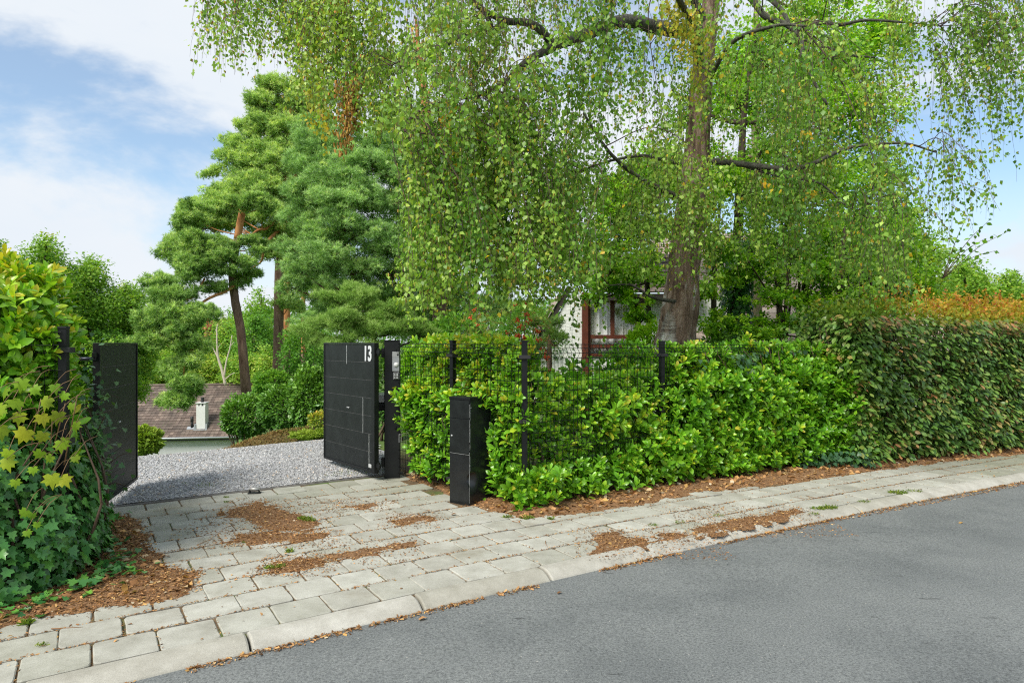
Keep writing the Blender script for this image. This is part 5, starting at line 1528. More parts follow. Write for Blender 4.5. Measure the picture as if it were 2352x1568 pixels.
limb(mb, [(1575, 470, 9.6), (1530, 440, 9.2), (1470, 410, 8.9), (1400, 350, 8.6), (1340, 260, 8.3)], .05, .012)
limb(mb, [(1572, 695, 9.6), (1500, 683, 9.3), (1450, 655, 9.1), (1400, 655, 8.9)], .03, .008)
limb(mb, [(1620, 60, 9.7), (1560, -60, 9.3), (1450, -160, 8.8), (1300, -220, 8.2), (1100, -240, 7.6)], .07, .015)
limb(mb, [(1630, -60, 9.7), (1700, -200, 9.4), (1850, -280, 9.0), (2050, -250, 8.6), (2250, -120, 8.3)], .07, .015)
limb(mb, [(1630, 0, 9.7), (1560, -40, 10.4), (1450, -30, 11.4), (1300, -20, 12.2)], .06, .015)
limb(mb, [(1630, -40, 9.7), (1700, -80, 10.4), (1800, -60, 11.4), (1950, 0, 12.0)], .06, .015)
limb(mb, [(1610, 150, 9.7), (1590, 60, 8.8), (1560, 0, 8.0), (1540, -60, 7.2), (1500, -60, 6.4)], .06, .012)
limb(mb, [(1620, 200, 9.7), (1680, 100, 9.0), (1780, 60, 8.0), (1850, 60, 7.3)], .04, .01)
limb(mb, [(1010, -60, 7.6), (850, -30, 8.0), (700, -40, 8.3), (560, -30, 8.6), (470, -20, 8.8)], .03, .006)
mb.build("limbs", limb_m, root)
LP = np.vstack(LIMBS)

# lower edge of the hanging curtain, by direction, and how thickly it hangs
yb_x = [440, 470, 545, 600, 640, 690, 740, 800, 850, 905, 925, 1000, 1060, 1120, 1180, 1240, 1300, 1345, 1400, 1450, 1500, 1560, 1620, 1700, 1800, 1900, 2000, 2080, 2120, 2180, 2230, 2290, 2350]
yb_y = [20, 105, 180, 110, 120, 210, 300, 335, 250, 690, 670, 700, 670, 680, 700, 690, 680, 720, 620, 640, 600, 680, 640, 580, 640, 660, 690, 720, 640, 560, 480, 360, 200]
den_x = [440, 690, 700, 860, 920, 1000, 1330, 1380, 1480, 1560, 1640, 1720, 2050, 2100, 2350]
den_y = [.4, .5, .8, .8, .85, 1.3, 1.25, .7, .5, .6, .65, .7, .7, .5, .5]
leafs = MB(); tw = MB(); ck = MB(); yl = MB()
SP, SD, ST_, SK = [], [], [], []       # leaf places, directions, tints
CP, CD_, CT = [], [], []
LBy = [240, 300, 345, 400, 500, 570, 620, 690, 740, 800]; LBx = [430, 720, 900, 985, 985, 955, 925, 905, 925, 940]
def strand(top, L, drift, yfrac, den=1.0, step=.029, tk=.09):
    for _ in range(9):
        bx_ = top[0] + drift[0]; by_ = top[1] + drift[1]; bz_ = top[2] - L
        if CX + bx_ / by_ * F > np.interp(CY - (bz_ - H) / by_ * F, LBy, LBx) + rng.normal() * 9: break
        L *= .8
    else: return
    if L < .14: return
    n_ = max(int(L / .12), 3); q = np.linspace(0, 1, n_)
    pts_ = np.stack([top[0] + drift[0] * (1 - (1 - q) ** 2), top[1] + drift[1] * (1 - (1 - q) ** 2), top[2] - L * q ** 1.15], 1)
    pts_[1:, :2] += rng.normal(size=(n_ - 1, 2)).cumsum(0) * .006
    tube(tw, pts_, np.linspace(.0026, .001, n_), 3, cap=False)
    m_ = max(int(L / step * den), 2); u = np.clip((rng.integers(0, max(int(L / .09), 2), m_) + rng.normal(size=m_) * .22) / max(int(L / .09), 2), 0, .999) * (n_ - 1)
    i = np.clip(u.astype(int), 0, n_ - 2); f_ = (u - i)[:, None]
    p = pts_[i] * (1 - f_) + pts_[i + 1] * f_
    a = rng.random(m_) * 6.283; r_ = rng.uniform(.004, .05, m_) * np.where(rng.random(m_) < .3, 1.9, 1)
    p = p + np.stack([np.cos(a) * r_, np.sin(a) * r_, -r_ * .4], 1)
    d = np.stack([np.cos(a) * .55, np.sin(a) * .55, -np.ones(m_) * rng.uniform(.4, 1.1, m_)], 1) + rng.normal(size=(m_, 3)) * .25
    SP.append(p); SD.append(d); ST_.append(np.full(m_, yfrac))
    c_ = rng.random(m_) < tk
    CP.append(p[c_] + rng.normal(size=(c_.sum(), 3)) * .01); CT.append(np.full(c_.sum(), yfrac))
cand = []
NB = 265
branches = 0
while branches < NB:
    px = rng.uniform(440, 2370); dn = np.interp(px, den_x, den_y)
    if rng.random() > dn / 1.3: continue
    yb = np.interp(px, yb_x, yb_y)
    D = rng.triangular(6.3, 8.2, 12.3) if 950 < px < 2080 else rng.triangular(7.2, 8.6, 10.5)
    if 900 < px < 1345 and rng.random() < .6: D = rng.uniform(6.4, 8.3)
    lo = yb - 60; hi = -230
    y = rng.uniform(hi, max(lo, -120)) if rng.random() < .8 else rng.uniform(max(hi, lo - 260), max(lo, -100))
    # leave a few airy windows
    if (1340 < px < 1500 and 105 < y < 330 and rng.random() < .75): continue
    if (2090 < px < 2180 and 150 < y < 330 and rng.random() < .8): continue
    if (1640 < px < 1720 and 330 < y < 520 and rng.random() < .6): continue
    e = P(px, y, D)
    # grow from the nearest limb that is a little higher
    dl = np.linalg.norm((LP - e) * [1, 1, .8], axis=1) + np.where(LP[:, 2] < e[2] - .1, 2.5, 0) + rng.random(len(LP)) * .6
    s_ = LP[np.argmin(dl)]
    Lb = np.linalg.norm(e - s_)
    if Lb > 3.6: continue
    mid = (s_ + e) / 2 + [0, 0, .22 * Lb] + rng.normal(size=3) * .08 * Lb
    bp = spline([s_, mid, e], 16)
    tube(tw, bp, np.linspace(.004 + .006 * Lb / 2, .0022, 16), 4, cap=False)
    branches += 1
    ns = rng.integers(9, 17)
    yf = np.clip(.28 + .16 * (vnoise(px * .013, y * .013, 1, 2) - .5) * 2 + .13 * rng.normal() + (.14 if px < 900 else 0) + .05 * rng.normal(), 0, 1)
    dr = unit((e - s_) * [1, 1, 0])
    for k in range(ns):
        f_ = 1 - .8 * rng.random() ** 1.4; t_ = bp[int(f_ * 15)] + rng.normal(size=3) * [.10, .10, .03]
        pxk = CX + t_[0] / t_[1] * F; ybk = np.interp(pxk, yb_x, yb_y) + rng.normal() * 20
        zb = H - (ybk - CY) / F * t_[1]
        room = t_[2] - zb
        if room < .08: continue
        L = min(rng.uniform(.35, 1.35), room)
        if rng.random() < .25 : L = min(room, rng.uniform(1.0, 2.0))
        strand(t_, L, dr[:2] * rng.uniform(.02, .42) + rng.normal(size=2) * .09, yf, dn ** .5 if px < 2080 else .7)
# tidy bunches of lower hanging twigs in front of the trunk
for (px, y, D, n_, L, yf) in ((1590, 420, 8.6, 16, 1.2, .45), (1530, 520, 8.3, 14, .9, .35), (1600, 620, 8.9, 6, .5, .3), (1480, 450, 8.4, 14, 1.0, .3), (1338, 560, 8.0, 7, 1.3, .25), (1180, 540, 7.0, 22, .8, .4), (1080, 480, 7.0, 18, 1.2, .35), (940, 610, 7.4, 12, .55, .4), (1000, 560, 7.2, 16, .8, .4), (1300, 400, 7.4, 20, 1.1, .4), (1250, 480, 7.0, 20, .9, .45), (1600, 60, 8.6, 10, 1.2, .6), (1625, 180, 8.7, 6, 1.0, .45), (1585, 260, 8.6, 6, 1.0, .4), (1560, 380, 8.5, 9, 1.0, .45), (1620, 380, 8.8, 12, 1.1, .35), (1600, 500, 8.7, 8, .7, .35), (930, 600, 7.2, 8, .5, .45), (1130, 400, 7.2, 20, 1.2, .38)):
    for k in range(n_):
        t_ = P(px + rng.normal() * 28, y + rng.normal() * 25, D + rng.normal() * .25)
        strand(t_, L * rng.uniform(.6, 1.15), rng.normal(size=2) * .08, yf, 1.1)
SPa, SDa, STa = np.vstack(SP), np.vstack(SD), np.concatenate(ST_)
# the thick limbs carry no leaves right in front of them: thin the curtain there
big = np.vstack(LIMBS[:3] + LIMBS[4:5] + LIMBS[6:7] + LIMBS[10:11])
def near_limb(p, r_=.15):
    out = np.zeros(len(p), bool)
    for q in big: out |= (np.abs(p[:, 0] - q[0]) < r_ + .35 * np.clip(q[1] - p[:, 1], 0, 3) * .3) & (np.abs(p[:, 2] - q[2]) < r_) & (p[:, 1] < q[1]) & (p[:, 1] > q[1] - 2.5)
    return out
kk_ = ~(near_limb(SPa) & (rng.random(len(SPa)) < .82)) & ~((np.abs(SPa[:, 0] * 9.7 / SPa[:, 1] - np.interp(SPa[:, 2], ctr_s[:, 2], ctr_s[:, 0])) < .3) & (SPa[:, 1] < 9.7) & (rng.random(len(SPa)) < np.interp((SPa[:, 2] - H) / SPa[:, 1], [.0, .12, .16, .3], [.92, .82, .2, .05]))); SPa, SDa, STa = SPa[kk_], SDa[kk_], STa[kk_]
N = len(SPa); print("birch leaves", N)
ty = np.clip(STa + rng.normal(size=N) * .17, 0, .93); ty = np.where(rng.random(N) < .012, .97 + .03 * rng.random(N), ty)
scatter(leafs, 'birch', SPa, SDa, rdir(N) + [0, -.35, .45], rng.uniform(.030, .066, N), ty)
CPa = np.vstack(CP); N = len(CPa); CTa = np.concatenate(CT)
pxc = CX + CPa[:, 0] / CPa[:, 1] * F
scatter(ck, 'catkin', CPa, np.array([0, 0, -1.]) + rng.normal(size=(N, 3)) * .12, rdir(N) * [1, 1, .1], rng.uniform(.022, .036, N), np.clip(rng.random(N) * .6 + CTa * .4 + .45 * (pxc < 830), 0, 1), wid=.16)
# golden and orange bunches
def gold(px, y, D, n_, L, m_, kind=0):
    P_, D_ = [], []
    for k in range(n_):
        t_ = P(px + rng.normal() * 9, y + rng.normal() * 6, D + rng.normal() * .08); LL = L * rng.uniform(.5, 1.1)
        pts_ = np.array([t_ + [rng.normal() * .01, 0, -LL * q] for q in np.linspace(0, 1, 6)]); tube(tw, pts_, .001, 3, cap=False)
        q = rng.random(m_); p = t_ - np.outer(q * LL, [0, 0, 1]) + rng.normal(size=(m_, 3)) * [.025, .025, .01]; P_.append(p); D_.append(rng.normal(size=(m_, 3)) * .4 + [0, 0, -1])
    P_, D_ = np.vstack(P_), np.vstack(D_); N = len(P_)
    if kind == 0: scatter(yl, 'birch', P_, D_, rdir(N) + [0, -.6, .3], rng.uniform(.04, .06, N), np.clip(.75 + rng.normal(size=N) * .2, 0, 1))
    elif kind == 2: scatter(yl, 'birch', P_, D_, rdir(N) + [0, -.6, .3], rng.uniform(.04, .06, N), np.clip(.3 + rng.normal(size=N) * .2, 0, 1))
    else: scatter(ck, 'catkin', P_, D_ * [.4, .4, 1], rdir(N) * [1, 1, .1], rng.uniform(.028, .042, N), np.clip(.85 + rng.normal(size=N) * .15, 0, 1), wid=.17)
gold(1026, 228, 7.4, 9, .6, 10); gold(1040, 330, 7.3, 5, .55, 8); gold(1030, 370, 7.3, 5, .4, 7); gold(1060, 228, 7.5, 4, .15, 5)
gold(790, 190, 7.7, 9, .75, 26, 1); gold(802, 230, 7.7, 6, .6, 24, 1); gold(815, 180, 7.8, 8, .5, 18, 1)
gold(1560, -10, 8.2, 22, .75, 12, 2); gold(1590, 20, 8.1, 18, .8, 11, 2); gold(1530, 0, 8.2, 10, .5, 11, 2); gold(1620, 60, 8.3, 10, .5, 9, 2); gold(1600, 150, 8.4, 12, .6, 8, 2)
gold(1765, 410, 8.6, 3, .2, 4); gold(1850, 300, 8.6, 4, .15, 5); gold(1860, 430, 8.7, 4, .15, 5); gold(1345, 600, 7.4, 3, .1, 3); gold(1165, 640, 7.0, 2, .1, 3); gold(720, 190, 7.8, 8, .6, 10, 2); gold(745, 240, 7.7, 8, .5, 10, 2)
leafs.build("foliage", birch_m, root); yl.build("yellow_leaves", birch_y, root); ck.build("catkins", catkin_m, root); tw.build("twigs", twig_m, root)
settle(root)

# ------------------------------------------------------------------ broadleaf trees
def broadleaf(name, base, blobs, n_leaf, size, mat, label, cat="tree", group=None, trunk=None, bark_=dark_bark, shape='leaf2', limb_r=.05, lay=.8, stems_=None, tint=.5, density_in=.45, gaps=.3, cl_r=.45):
    """blobs: list of (centre, radii); leaves gather round twig ends scattered through every blob"""
    root = thing(name, tuple(base), label, cat, group)
    tr = MB(); base = np.array(base, float)
    top = max(c[2] + r[2] * .4 for c, r in blobs)
    if trunk is None: trunk = [(base, .16), (np.array([base[0], base[1], (base[2] + top) / 2]), .12), (np.array([blobs[0][0][0], blobs[0][0][1], top]), .04)]
    tp = np.array([t[0] for t in trunk]); tr_ = [t[1] for t in trunk]
    tube(tr, tp, tr_, 12, n=26, rough=.08)
    ts = spline(tp, 40)
    vol = np.array([np.prod(r) ** .67 for c, r in blobs]); vol /= vol.sum()
    PP, NN, TT = [], [], []
    for (c, r), f_ in zip(blobs, vol):
        c = np.array(c, float); r = np.array(r, float)
        s_ = ts[np.argmin(np.linalg.norm(ts - (c - [0, 0, r[2] * .6]), axis=1) + rng.random(40) * .5)]
        mid = (s_ + c) / 2 + [0, 0, -.1 * r[2]]
        tube(tr, [s_, mid, c], [limb_r, limb_r * .7, limb_r * .3], 6, n=8, rough=.1)
        nc = max(int(n_leaf * f_ / 42), 3)
        d = rdir(nc); rr = rng.random(nc) ** density_in
        cc = c + d * rr[:, None] * r * (.75 + .5 * vnoise(d[:, 0] * 2 + c[0], d[:, 2] * 2 + d[:, 1], 1.3, 2))[:, None]
        for q in cc[:: max(1, nc // 7)]: tube(tr, [c - [0, 0, .1], (c + q) / 2 + rng.normal(size=3) * .06 * r, q], [limb_r * .3, limb_r * .18, limb_r * .06], 4, n=5)
        k = vnoise(cc[:, 0] * 1.1 + cc[:, 1], cc[:, 2] * 1.1, 1.2 / max(r[0], .5) * 1.6, 2) > gaps; cc = cc[k]; d = d[k]; nc = len(cc)
        if nc == 0: continue
        m_ = int(n_leaf * f_ / nc)
        g = rng.normal(size=(nc, m_, 3)) * np.array([1, 1, lay]) * cl_r * min(r) * .5
        p = cc[:, None] + g
        PP.append(p.reshape(-1, 3)); NN.append(np.repeat(d, m_, 0)); TT.append(np.repeat(rng.normal(size=nc) * .15, m_))
    PP, NN, TT = np.vstack(PP), np.vstack(NN), np.concatenate(TT); N = len(PP)
    mb = MB()
    scatter(mb, shape, PP, rdir(N) * [1, 1, .6] + NN * .4 + [0, 0, -.15], rdir(N) * .6 + [0, -.15, .8] + NN * .5, rng.uniform(.7, 1.25, N) * size, np.clip(tint + TT + rng.normal(size=N) * .18, 0, 1))
    mb.build("crown", mat, root); tr.build("trunk", bark_, root)
    settle(root); return root
def bl(px, y, D, rx, rz, ry=None):
    c = P(px, y, D); k = D / F
    return (c, (rx * k, (ry if ry else rx) * k, rz * k))

# ivy-clad tree right of the birch
broadleaf("ivy_clad_tree", (*onray(1690, 12.2), -.05), [bl(1690, 430, 12.2, 60, 60), bl(1760, 330, 12.4, 80, 60), bl(1640, 350, 12.6, 60, 60), bl(1700, 240, 12.6, 70, 60), bl(1840, 250, 12.6, 80, 70), bl(1600, 250, 12.8, 60, 60), bl(1760, 140, 12.8, 90, 60), bl(1900, 130, 12.8, 80, 60)], 11000, .075, oak_m, "ivy-clad tree with dark trunk just right of the birch",
   trunk=[(np.array([*onray(1693, 12.2), -.1]), .10), (P(1690, 700, 12.2), .10), (P(1692, 600, 12.2), .09), (P(1698, 480, 12.2), .08), (P(1710, 250, 12.3), .05), (P(1740, 60, 12.4), .02)], gaps=.42)
root = [o for o in COL.objects if o.name == "ivy_clad_tree"][0]
mb = MB(); N = 3400; z = rng.uniform(0, 3.4, N); a = rng.random(N) * 6.283
cx_ = np.interp(z, [0, 1.6, 3.0], [onray(1693, 12.2)[0], P(1690, 0, 12.2)[0], P(1695, 0, 12.2)[0]])
rr = .13 + .12 * vnoise(a * 2, z * 3, 1, 2) + .1 * rng.random(N)
p = np.c_[cx_ + np.cos(a) * rr, 12.2 + np.sin(a) * rr, z]
scatter(mb, 'ivy', p, np.c_[np.cos(a) * .4, np.sin(a) * .4, -np.ones(N)], np.c_[np.cos(a), np.sin(a), np.full(N, .6)] + rng.normal(size=(N, 3)) * .3, rng.uniform(.05, .09, N), rng.random(N) * .8)
o = mb.build("ivy", ivy_m, root); o.location = -Vector(root.location)

# low curving branches and multi-stem trees
def multistem(px, D, fans, label, n_leaf, blobs, size=.07, mat=oak_m, tint=.55):
    base = np.array([*onray(px, D), -.05])
    r = broadleaf("multistem_tree", base, blobs, n_leaf, size, mat, label, trunk=[(base, .035), (P(fans[0][0][0], fans[0][0][1], D), .03), (P(*fans[0][-1], D), .012)], limb_r=.018, gaps=.4, tint=tint)
    mb = MB()
    for f_ in fans[1:]:
        pts_ = [base + [rng.normal() * .06, rng.normal() * .06, 0]] + [P(a, c_, D + rng.normal() * .15) for a, c_ in f_]
        tube(mb, pts_, np.linspace(.035, .01, len(pts_)), 7, n=14, rough=.1)
    o = mb.build("stems", dark_bark, r); o.location = -Vector(r.location)
    return r
multistem(1805, 11.6, [[(1805, 700), (1812, 640), (1820, 560)], [(1795, 720), (1780, 640), (1760, 560)], [(1800, 740), (1775, 690), (1720, 600)], [(1812, 720), (1830, 650)]], "thin dark-stemmed tree fanning out left of its taller twin behind the fence", 6500,
   [bl(1760, 600, 11.6, 60, 40), bl(1820, 560, 11.8, 60, 40), bl(1740, 520, 11.4, 50, 35), bl(1800, 480, 11.6, 60, 35), bl(1850, 700, 11.4, 50, 30), bl(1760, 680, 11.2, 50, 28), bl(1710, 740, 11.0, 40, 24)])
multistem(1838, 12.4, [[(1840, 720), (1842, 640), (1850, 560), (1870, 440)], [(1835, 740), (1836, 660), (1830, 600), (1815, 500)], [(1850, 700), (1862, 650), (1940, 610), (2010, 580)], [(1855, 690), (1900, 640), (1960, 590), (2000, 520)], [(1850, 720), (1860, 640), (1880, 560)]], "slender multi-stemmed tree with forked grey stems beside the beech hedge", 12500,
   [bl(1870, 610, 12.3, 60, 40), bl(1950, 600, 12.2, 70, 45), bl(2030, 610, 12.2, 70, 50), bl(1990, 520, 12.4, 70, 45), bl(1910, 500, 12.4, 70, 45), bl(2060, 500, 12.6, 60, 45), bl(1930, 680, 12.0, 60, 35), bl(2060, 690, 12.0, 60, 35), bl(2000, 660, 11.8, 50, 35)])
broadleaf("oak_tree", (*onray(1735, 15), -.1), [bl(1735, 130, 15, 110, 80), bl(1850, 240, 15.5, 110, 80), bl(1960, 120, 15.5, 110, 90), bl(1990, 250, 15, 90, 80), bl(1920, 370, 15.5, 100, 70), bl(2030, 60, 15.5, 60, 70), bl(1800, 380, 16, 100, 60), bl(1680, 200, 16, 80, 80), bl(1850, 30, 16, 100, 60), bl(1500, 380, 15, 90, 50), bl(1440, 450, 15, 90, 50), bl(1600, 420, 16, 80, 60)], 30000, .10, oak_m, "tall bright green oak with pale slender stem filling the sky behind the birch",
   trunk=[(np.array([*onray(1738, 15), -.1]), .13), (P(1738, 560, 15), .11), (P(1736, 300, 15), .09), (P(1734, 100, 15), .07), (P(1745, -80, 15), .04)], bark_=bark("pale_bark", (.16, .13, .08), (.32, .27, .17), (9, 9, 4), .5), shape='oak', tint=.62, limb_r=.05)
broadleaf("hornbeam", (*onray(1480, 11.6), -.05), [bl(1450, 600, 11.6, 70, 40), bl(1400, 660, 11.3, 60, 35), bl(1380, 560, 11.8, 60, 40), bl(1500, 520, 12, 70, 45), bl(1440, 500, 12, 70, 40), bl(1330, 620, 11.8, 40, 40), bl(1470, 730, 11.2, 40, 25), bl(1420, 430, 12.4, 80, 45), bl(1540, 400, 12.4, 70, 50), bl(1400, 620, 10.8, 50, 30), bl(1460, 690, 10.8, 46, 20), bl(1370, 690, 10.9, 30, 20), bl(1490, 620, 10.9, 50, 34), bl(1280, 560, 12, 50, 40)], 17000, .075, oak_m, "small green tree in front of the brick house left of the birch trunk", limb_r=.03, tint=.58, trunk=[(np.array([*onray(1492, 11.6), -.1]), .05), (P(1486, 640, 11.6), .045), (P(1460, 480, 11.8), .02)], shape='oak', gaps=.42)

und = [(1640, 11.4, "leafy young tree between the birch trunk and the ivy-clad trunk", [bl(1640, 560, 11.4, 50, 50), bl(1630, 650, 11.2, 40, 36), bl(1650, 740, 11.0, 46, 36), bl(1680, 620, 11.6, 50, 40), bl(1610, 470, 11.6, 50, 50), bl(1660, 400, 11.8, 60, 50)], 7000),
       (1930, 11.0, "broad leafy understorey tree filling the space left of the beech hedge top", [bl(1900, 700, 11.0, 60, 34), bl(1970, 690, 11.0, 60, 36), bl(1900, 620, 11.2, 70, 40), bl(1990, 610, 11.2, 70, 44), bl(2070, 640, 11.4, 60, 46), bl(1840, 740, 10.8, 50, 26), bl(1960, 540, 11.6, 80, 44), bl(2090, 560, 11.6, 50, 50), bl(2120, 680, 11.6, 40, 36), bl(1750, 760, 10.9, 50, 22)], 14000),
       (1790, 13.4, "bright leafy tree filling the gaps behind the two multi-stemmed trees", [bl(1740, 560, 13.4, 70, 44), bl(1800, 640, 13.4, 60, 40), bl(1770, 470, 13.4, 80, 44), bl(1880, 430, 13.4, 80, 44), bl(1700, 660, 13.4, 50, 40), bl(1850, 540, 13.4, 70, 44), bl(1960, 440, 13.4, 80, 50), bl(2040, 400, 13.4, 60, 50), bl(1740, 740, 13.2, 60, 26)], 14000)]
for a, D, lb, bs, n_ in und:
    broadleaf("understorey_tree", (*onray(a, D), -.05), bs, n_, .075, oak_m, lb, group="leafy trees behind the fence", limb_r=.022, gaps=.33, tint=.6, trunk=[(np.array([*onray(a, D), -.1]), .05), (P(a, 660, D), .045), (P(a + 10, 520, D), .02)])
# ------------------------------------------------------------------ rowan with red berries
root = thing("rowan", (*onray(1180, 9.6), 0), "small rowan with orange-red berry clusters and yellowing leaves behind the fence", "tree")
mb = MB(); bm_ = MB(); tm = MB(); berry_m = plain("orange_red_berry", (.8, .13, .02), .35)
for (a, y_, D) in ((1200, 740, 9.2), (1215, 775, 9.0), (1165, 760, 9.4), (1090, 720, 10), (1078, 745, 9.8), (1105, 770, 9.8), (1230, 730, 9.2), (1190, 800, 9.2), (1245, 800, 9.2), (1255, 850, 9.2), (1225, 860, 9.0), (1260, 900, 9.3), (1210, 700, 9.6), (1120, 740, 9.6)):
    q = P(a, y_, D); b0_ = np.array([*onray(1185, 9.6), -.05])
    tube(tm, [b0_, (b0_ + q) / 2 + [0, 0, .15], q], [.018, .012, .004], 5, n=8)
    for k in range(24):                              # feather leaves
        s_ = q + rng.normal(size=3) * [.16, .15, .12]; d = rdir(1)[0] * [1, 1, .4] + [0, 0, -.25]; d = unit(d); w_ = unit(np.cross(d, [0, 0, 1]))
        m_ = 11; u = np.linspace(.1, 1, m_)[:, None] * .13; sg = np.where(np.arange(m_) % 2, 1, -1)[:, None]
        scatter(mb, 'leaf2', s_ + d * u, w_ * sg + d * .4, np.tile([0, -.2, 1.], (m_, 1)), .04, np.clip(np.full(m_, rng.random()) + rng.normal(size=m_) * .05, 0, 1), wid=.7)
for (a, y_, n_) in ((1198, 752, 26), (1205, 775, 24), (1190, 772, 30), (1235, 760, 10), (1165, 765, 8), (1215, 735, 10), (1245, 800, 14), (1252, 812, 14), (1255, 822, 18), (1225, 815, 12), (1200, 790, 18), (1232, 855, 10), (1210, 720, 12), (1188, 735, 12), (1090, 712, 8), (1080, 730, 10), (1100, 745, 8), (1240, 780, 12), (1175, 795, 10), (1260, 850, 8), (1220, 790, 10), (1182, 700, 8), (1212, 700, 8)):
    c_ = P(a, y_, 9.1 + rng.normal() * .15); bm_ = MB()
    for k in range(n_):
        p = c_ + rng.normal(size=3) * [.02, .02, .015]
        tube(bm_, [p - [0, 0, .011], p - [0, 0, .006], p + [0, 0, .006], p + [0, 0, .011]], [.003, .0115, .0115, .003], 6)
    bm_.build("berry_cluster", berry_m, root)
mb.build("crown", leaf_mat("rowan_leaf", [(0, (.14, .24, .03)), (.5, (.3, .36, .04)), (.8, (.55, .36, .05)), (1, (.55, .18, .04))], .5, .35, .3), root)
tm.build("trunk", stem_m, root); settle(root)

# ------------------------------------------------------------------ pines
def needles(mb, pos, axis, nn_, ln, wd, tint, spread=.9):
    """tuft of nn_ needles at every pos round its axis"""
    N = len(pos); pos = np.repeat(pos, nn_, 0); ax = np.repeat(unit(axis), nn_, 0)
    d = ax * .65 + rng.normal(size=ax.shape) * spread * .6
    t = np.clip(np.repeat(tint, nn_) + rng.normal(size=N * nn_) * .12, 0, 1)
    scatter(mb, 'needle', pos, d, rdir(N * nn_), rng.uniform(.7, 1.15, N * nn_) * ln, t, wid=wd / ln)
def pine(label, trunk, puffs, mat, ntuft, ln, wd, nn_=12, limbs=(), name="pine_tree", r0=.17, orange_from=.45, tint=.5, flat=.5, up=.7, limbcol=None):
    """puffs: (px, y, D, rx, rz) foliage pads; trunk: list of (px, y, D, radius)"""
    tw_ = [(P(a, c_, D), r) for a, c_, D, r in trunk]
    root = thing(name, tuple(tw_[0][0]), label, "tree")
    tp = np.array([t[0] for t in tw_]); rr = np.array([t[1] for t in tw_])
    sp_ = spline(np.hstack([tp, rr[:, None]]), 60); cut = int(60 * orange_from)
    a_ = MB(); tube(a_, sp_[:cut + 1, :3], sp_[:cut + 1, 3], 14, rough=.1); a_.build("trunk", pine_lo, root)
    if cut < 58:
        b_ = MB(); tube(b_, sp_[cut:, :3], sp_[cut:, 3], 12, rough=.07); b_.build("upper_trunk", pine_hi, root)
    lm = MB(); anch = [sp_[:, :3]]
    for lb in limbs:
        w = [P(*q[:3]) for q in lb]; anch.append(spline(w, 24)); tube(lm, w, np.linspace(lb[0][3], lb[-1][3], len(w)), 7, n=len(w) * 5, rough=.15)
    anch = np.vstack(anch)
    fo = MB(); ar = np.array([p_[3] * p_[4] * p_[2] ** 2 for p_ in puffs], float); ar /= ar.sum()
    PP, AA, TT = [], [], []
    for (px, y, D, rx, rz), f_ in zip(puffs, ar):
        c = P(px, y, D); k = D / F; R3 = np.array([rx * k, rx * k * .8, rz * k])
        s_ = anch[np.argmin(np.linalg.norm((anch - (c - [0, 0, R3[2]])) * [1, 1, 1.6], axis=1))]
        tube(lm, [s_, (s_ + c) / 2 - [0, 0, .1], c], [max(.02, R3[0] * .035), .02, .012], 5, n=8, rough=.1)
        # sub-pads
        ns = max(int(4 + R3[0] * 9), 5)
        dd = rdir(ns); sc_ = c + dd * R3 * (rng.random(ns) ** .45)[:, None]
        for q in sc_: tube(lm, [c - [0, 0, R3[2] * .3], (c + q) / 2 - [0, 0, .03], q], [.012, .008, .004], 4, n=4)
        nm = max(int(ntuft * f_ / ns / 14), 2)
        d1 = rdir(ns * nm, .15); sr = R3 * .5
        mc = np.repeat(sc_, nm, 0) + d1 * sr * (rng.random(ns * nm) ** .4)[:, None]
        d2 = rdir(ns * nm * 14, .25); ms = ln * np.where(rng.random((ns * nm * 14, 1)) < .25, 1.9, 1.1)
        p = np.repeat(mc, 14, 0) + d2 * ms * np.array([1, 1, .75]) * rng.random((ns * nm * 14, 1)) ** .4
        PP.append(p); AA.append(d2 * .7 + np.repeat(unit(mc - c), 14, 0) * .5 + [0, 0, up * .7])
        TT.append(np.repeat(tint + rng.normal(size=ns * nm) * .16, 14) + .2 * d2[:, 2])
    PP, AA, TT = np.vstack(PP), np.vstack(AA), np.concatenate(TT)
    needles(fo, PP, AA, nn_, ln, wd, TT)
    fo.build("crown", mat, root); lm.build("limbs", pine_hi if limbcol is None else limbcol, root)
    settle(root); return root

# leaning pine with the drooping branch
pine("leaning orange-barked pine whose long bough droops over the valley house", [(572, 960, 24, .2), (562, 860, 24, .165), (553, 760, 24, .15), (540, 690, 24, .145), (534, 620, 24, .14), (545, 550, 24, .13), (556, 490, 24, .12), (560, 478, 24, .1), (566, 470, 24, .05)],
  [(430, 620, 23, 55, 45), (470, 560, 23.5, 60, 38), (520, 600, 23.5, 50, 30), (405, 690, 22, 52, 42), (390, 740, 21.5, 60, 34), (362, 780, 21.5, 50, 30), (425, 720, 21.5, 46, 42), (440, 795, 21.5, 36, 34), (412, 840, 21.5, 36, 28), (425, 880, 21.3, 32, 30), (402, 915, 21.3, 36, 24), (428, 925, 21.3, 20, 18), (380, 660, 22, 40, 30), (350, 750, 21.6, 34, 22), (560, 640, 24, 30, 20), (505, 660, 23.5, 30, 14), (590, 560, 24, 40, 20), (440, 500, 24, 40, 30), (400, 570, 24, 35, 30), (585, 462, 23.3, 36, 18), (545, 470, 23.4, 30, 14), (610, 470, 23.5, 30, 16), (455, 880, 21.4, 14, 8)],
  pine_m, 40000, .12, .021, 8, limbs=[[(545, 650, 24, .06), (520, 668, 23.5, .05), (480, 685, 23, .045), (455, 705, 22.5, .04), (440, 740, 22, .035), (428, 780, 21.6, .03), (424, 830, 21.4, .02), (420, 900, 21.3, .01)], [(540, 600, 24, .05), (500, 590, 23.5, .04), (460, 610, 23, .03), (430, 640, 22.6, .02)], [(470, 640, 23.2, .035), (445, 680, 22.6, .03), (425, 690, 22.2, .02)]], orange_from=.62, tint=.38)
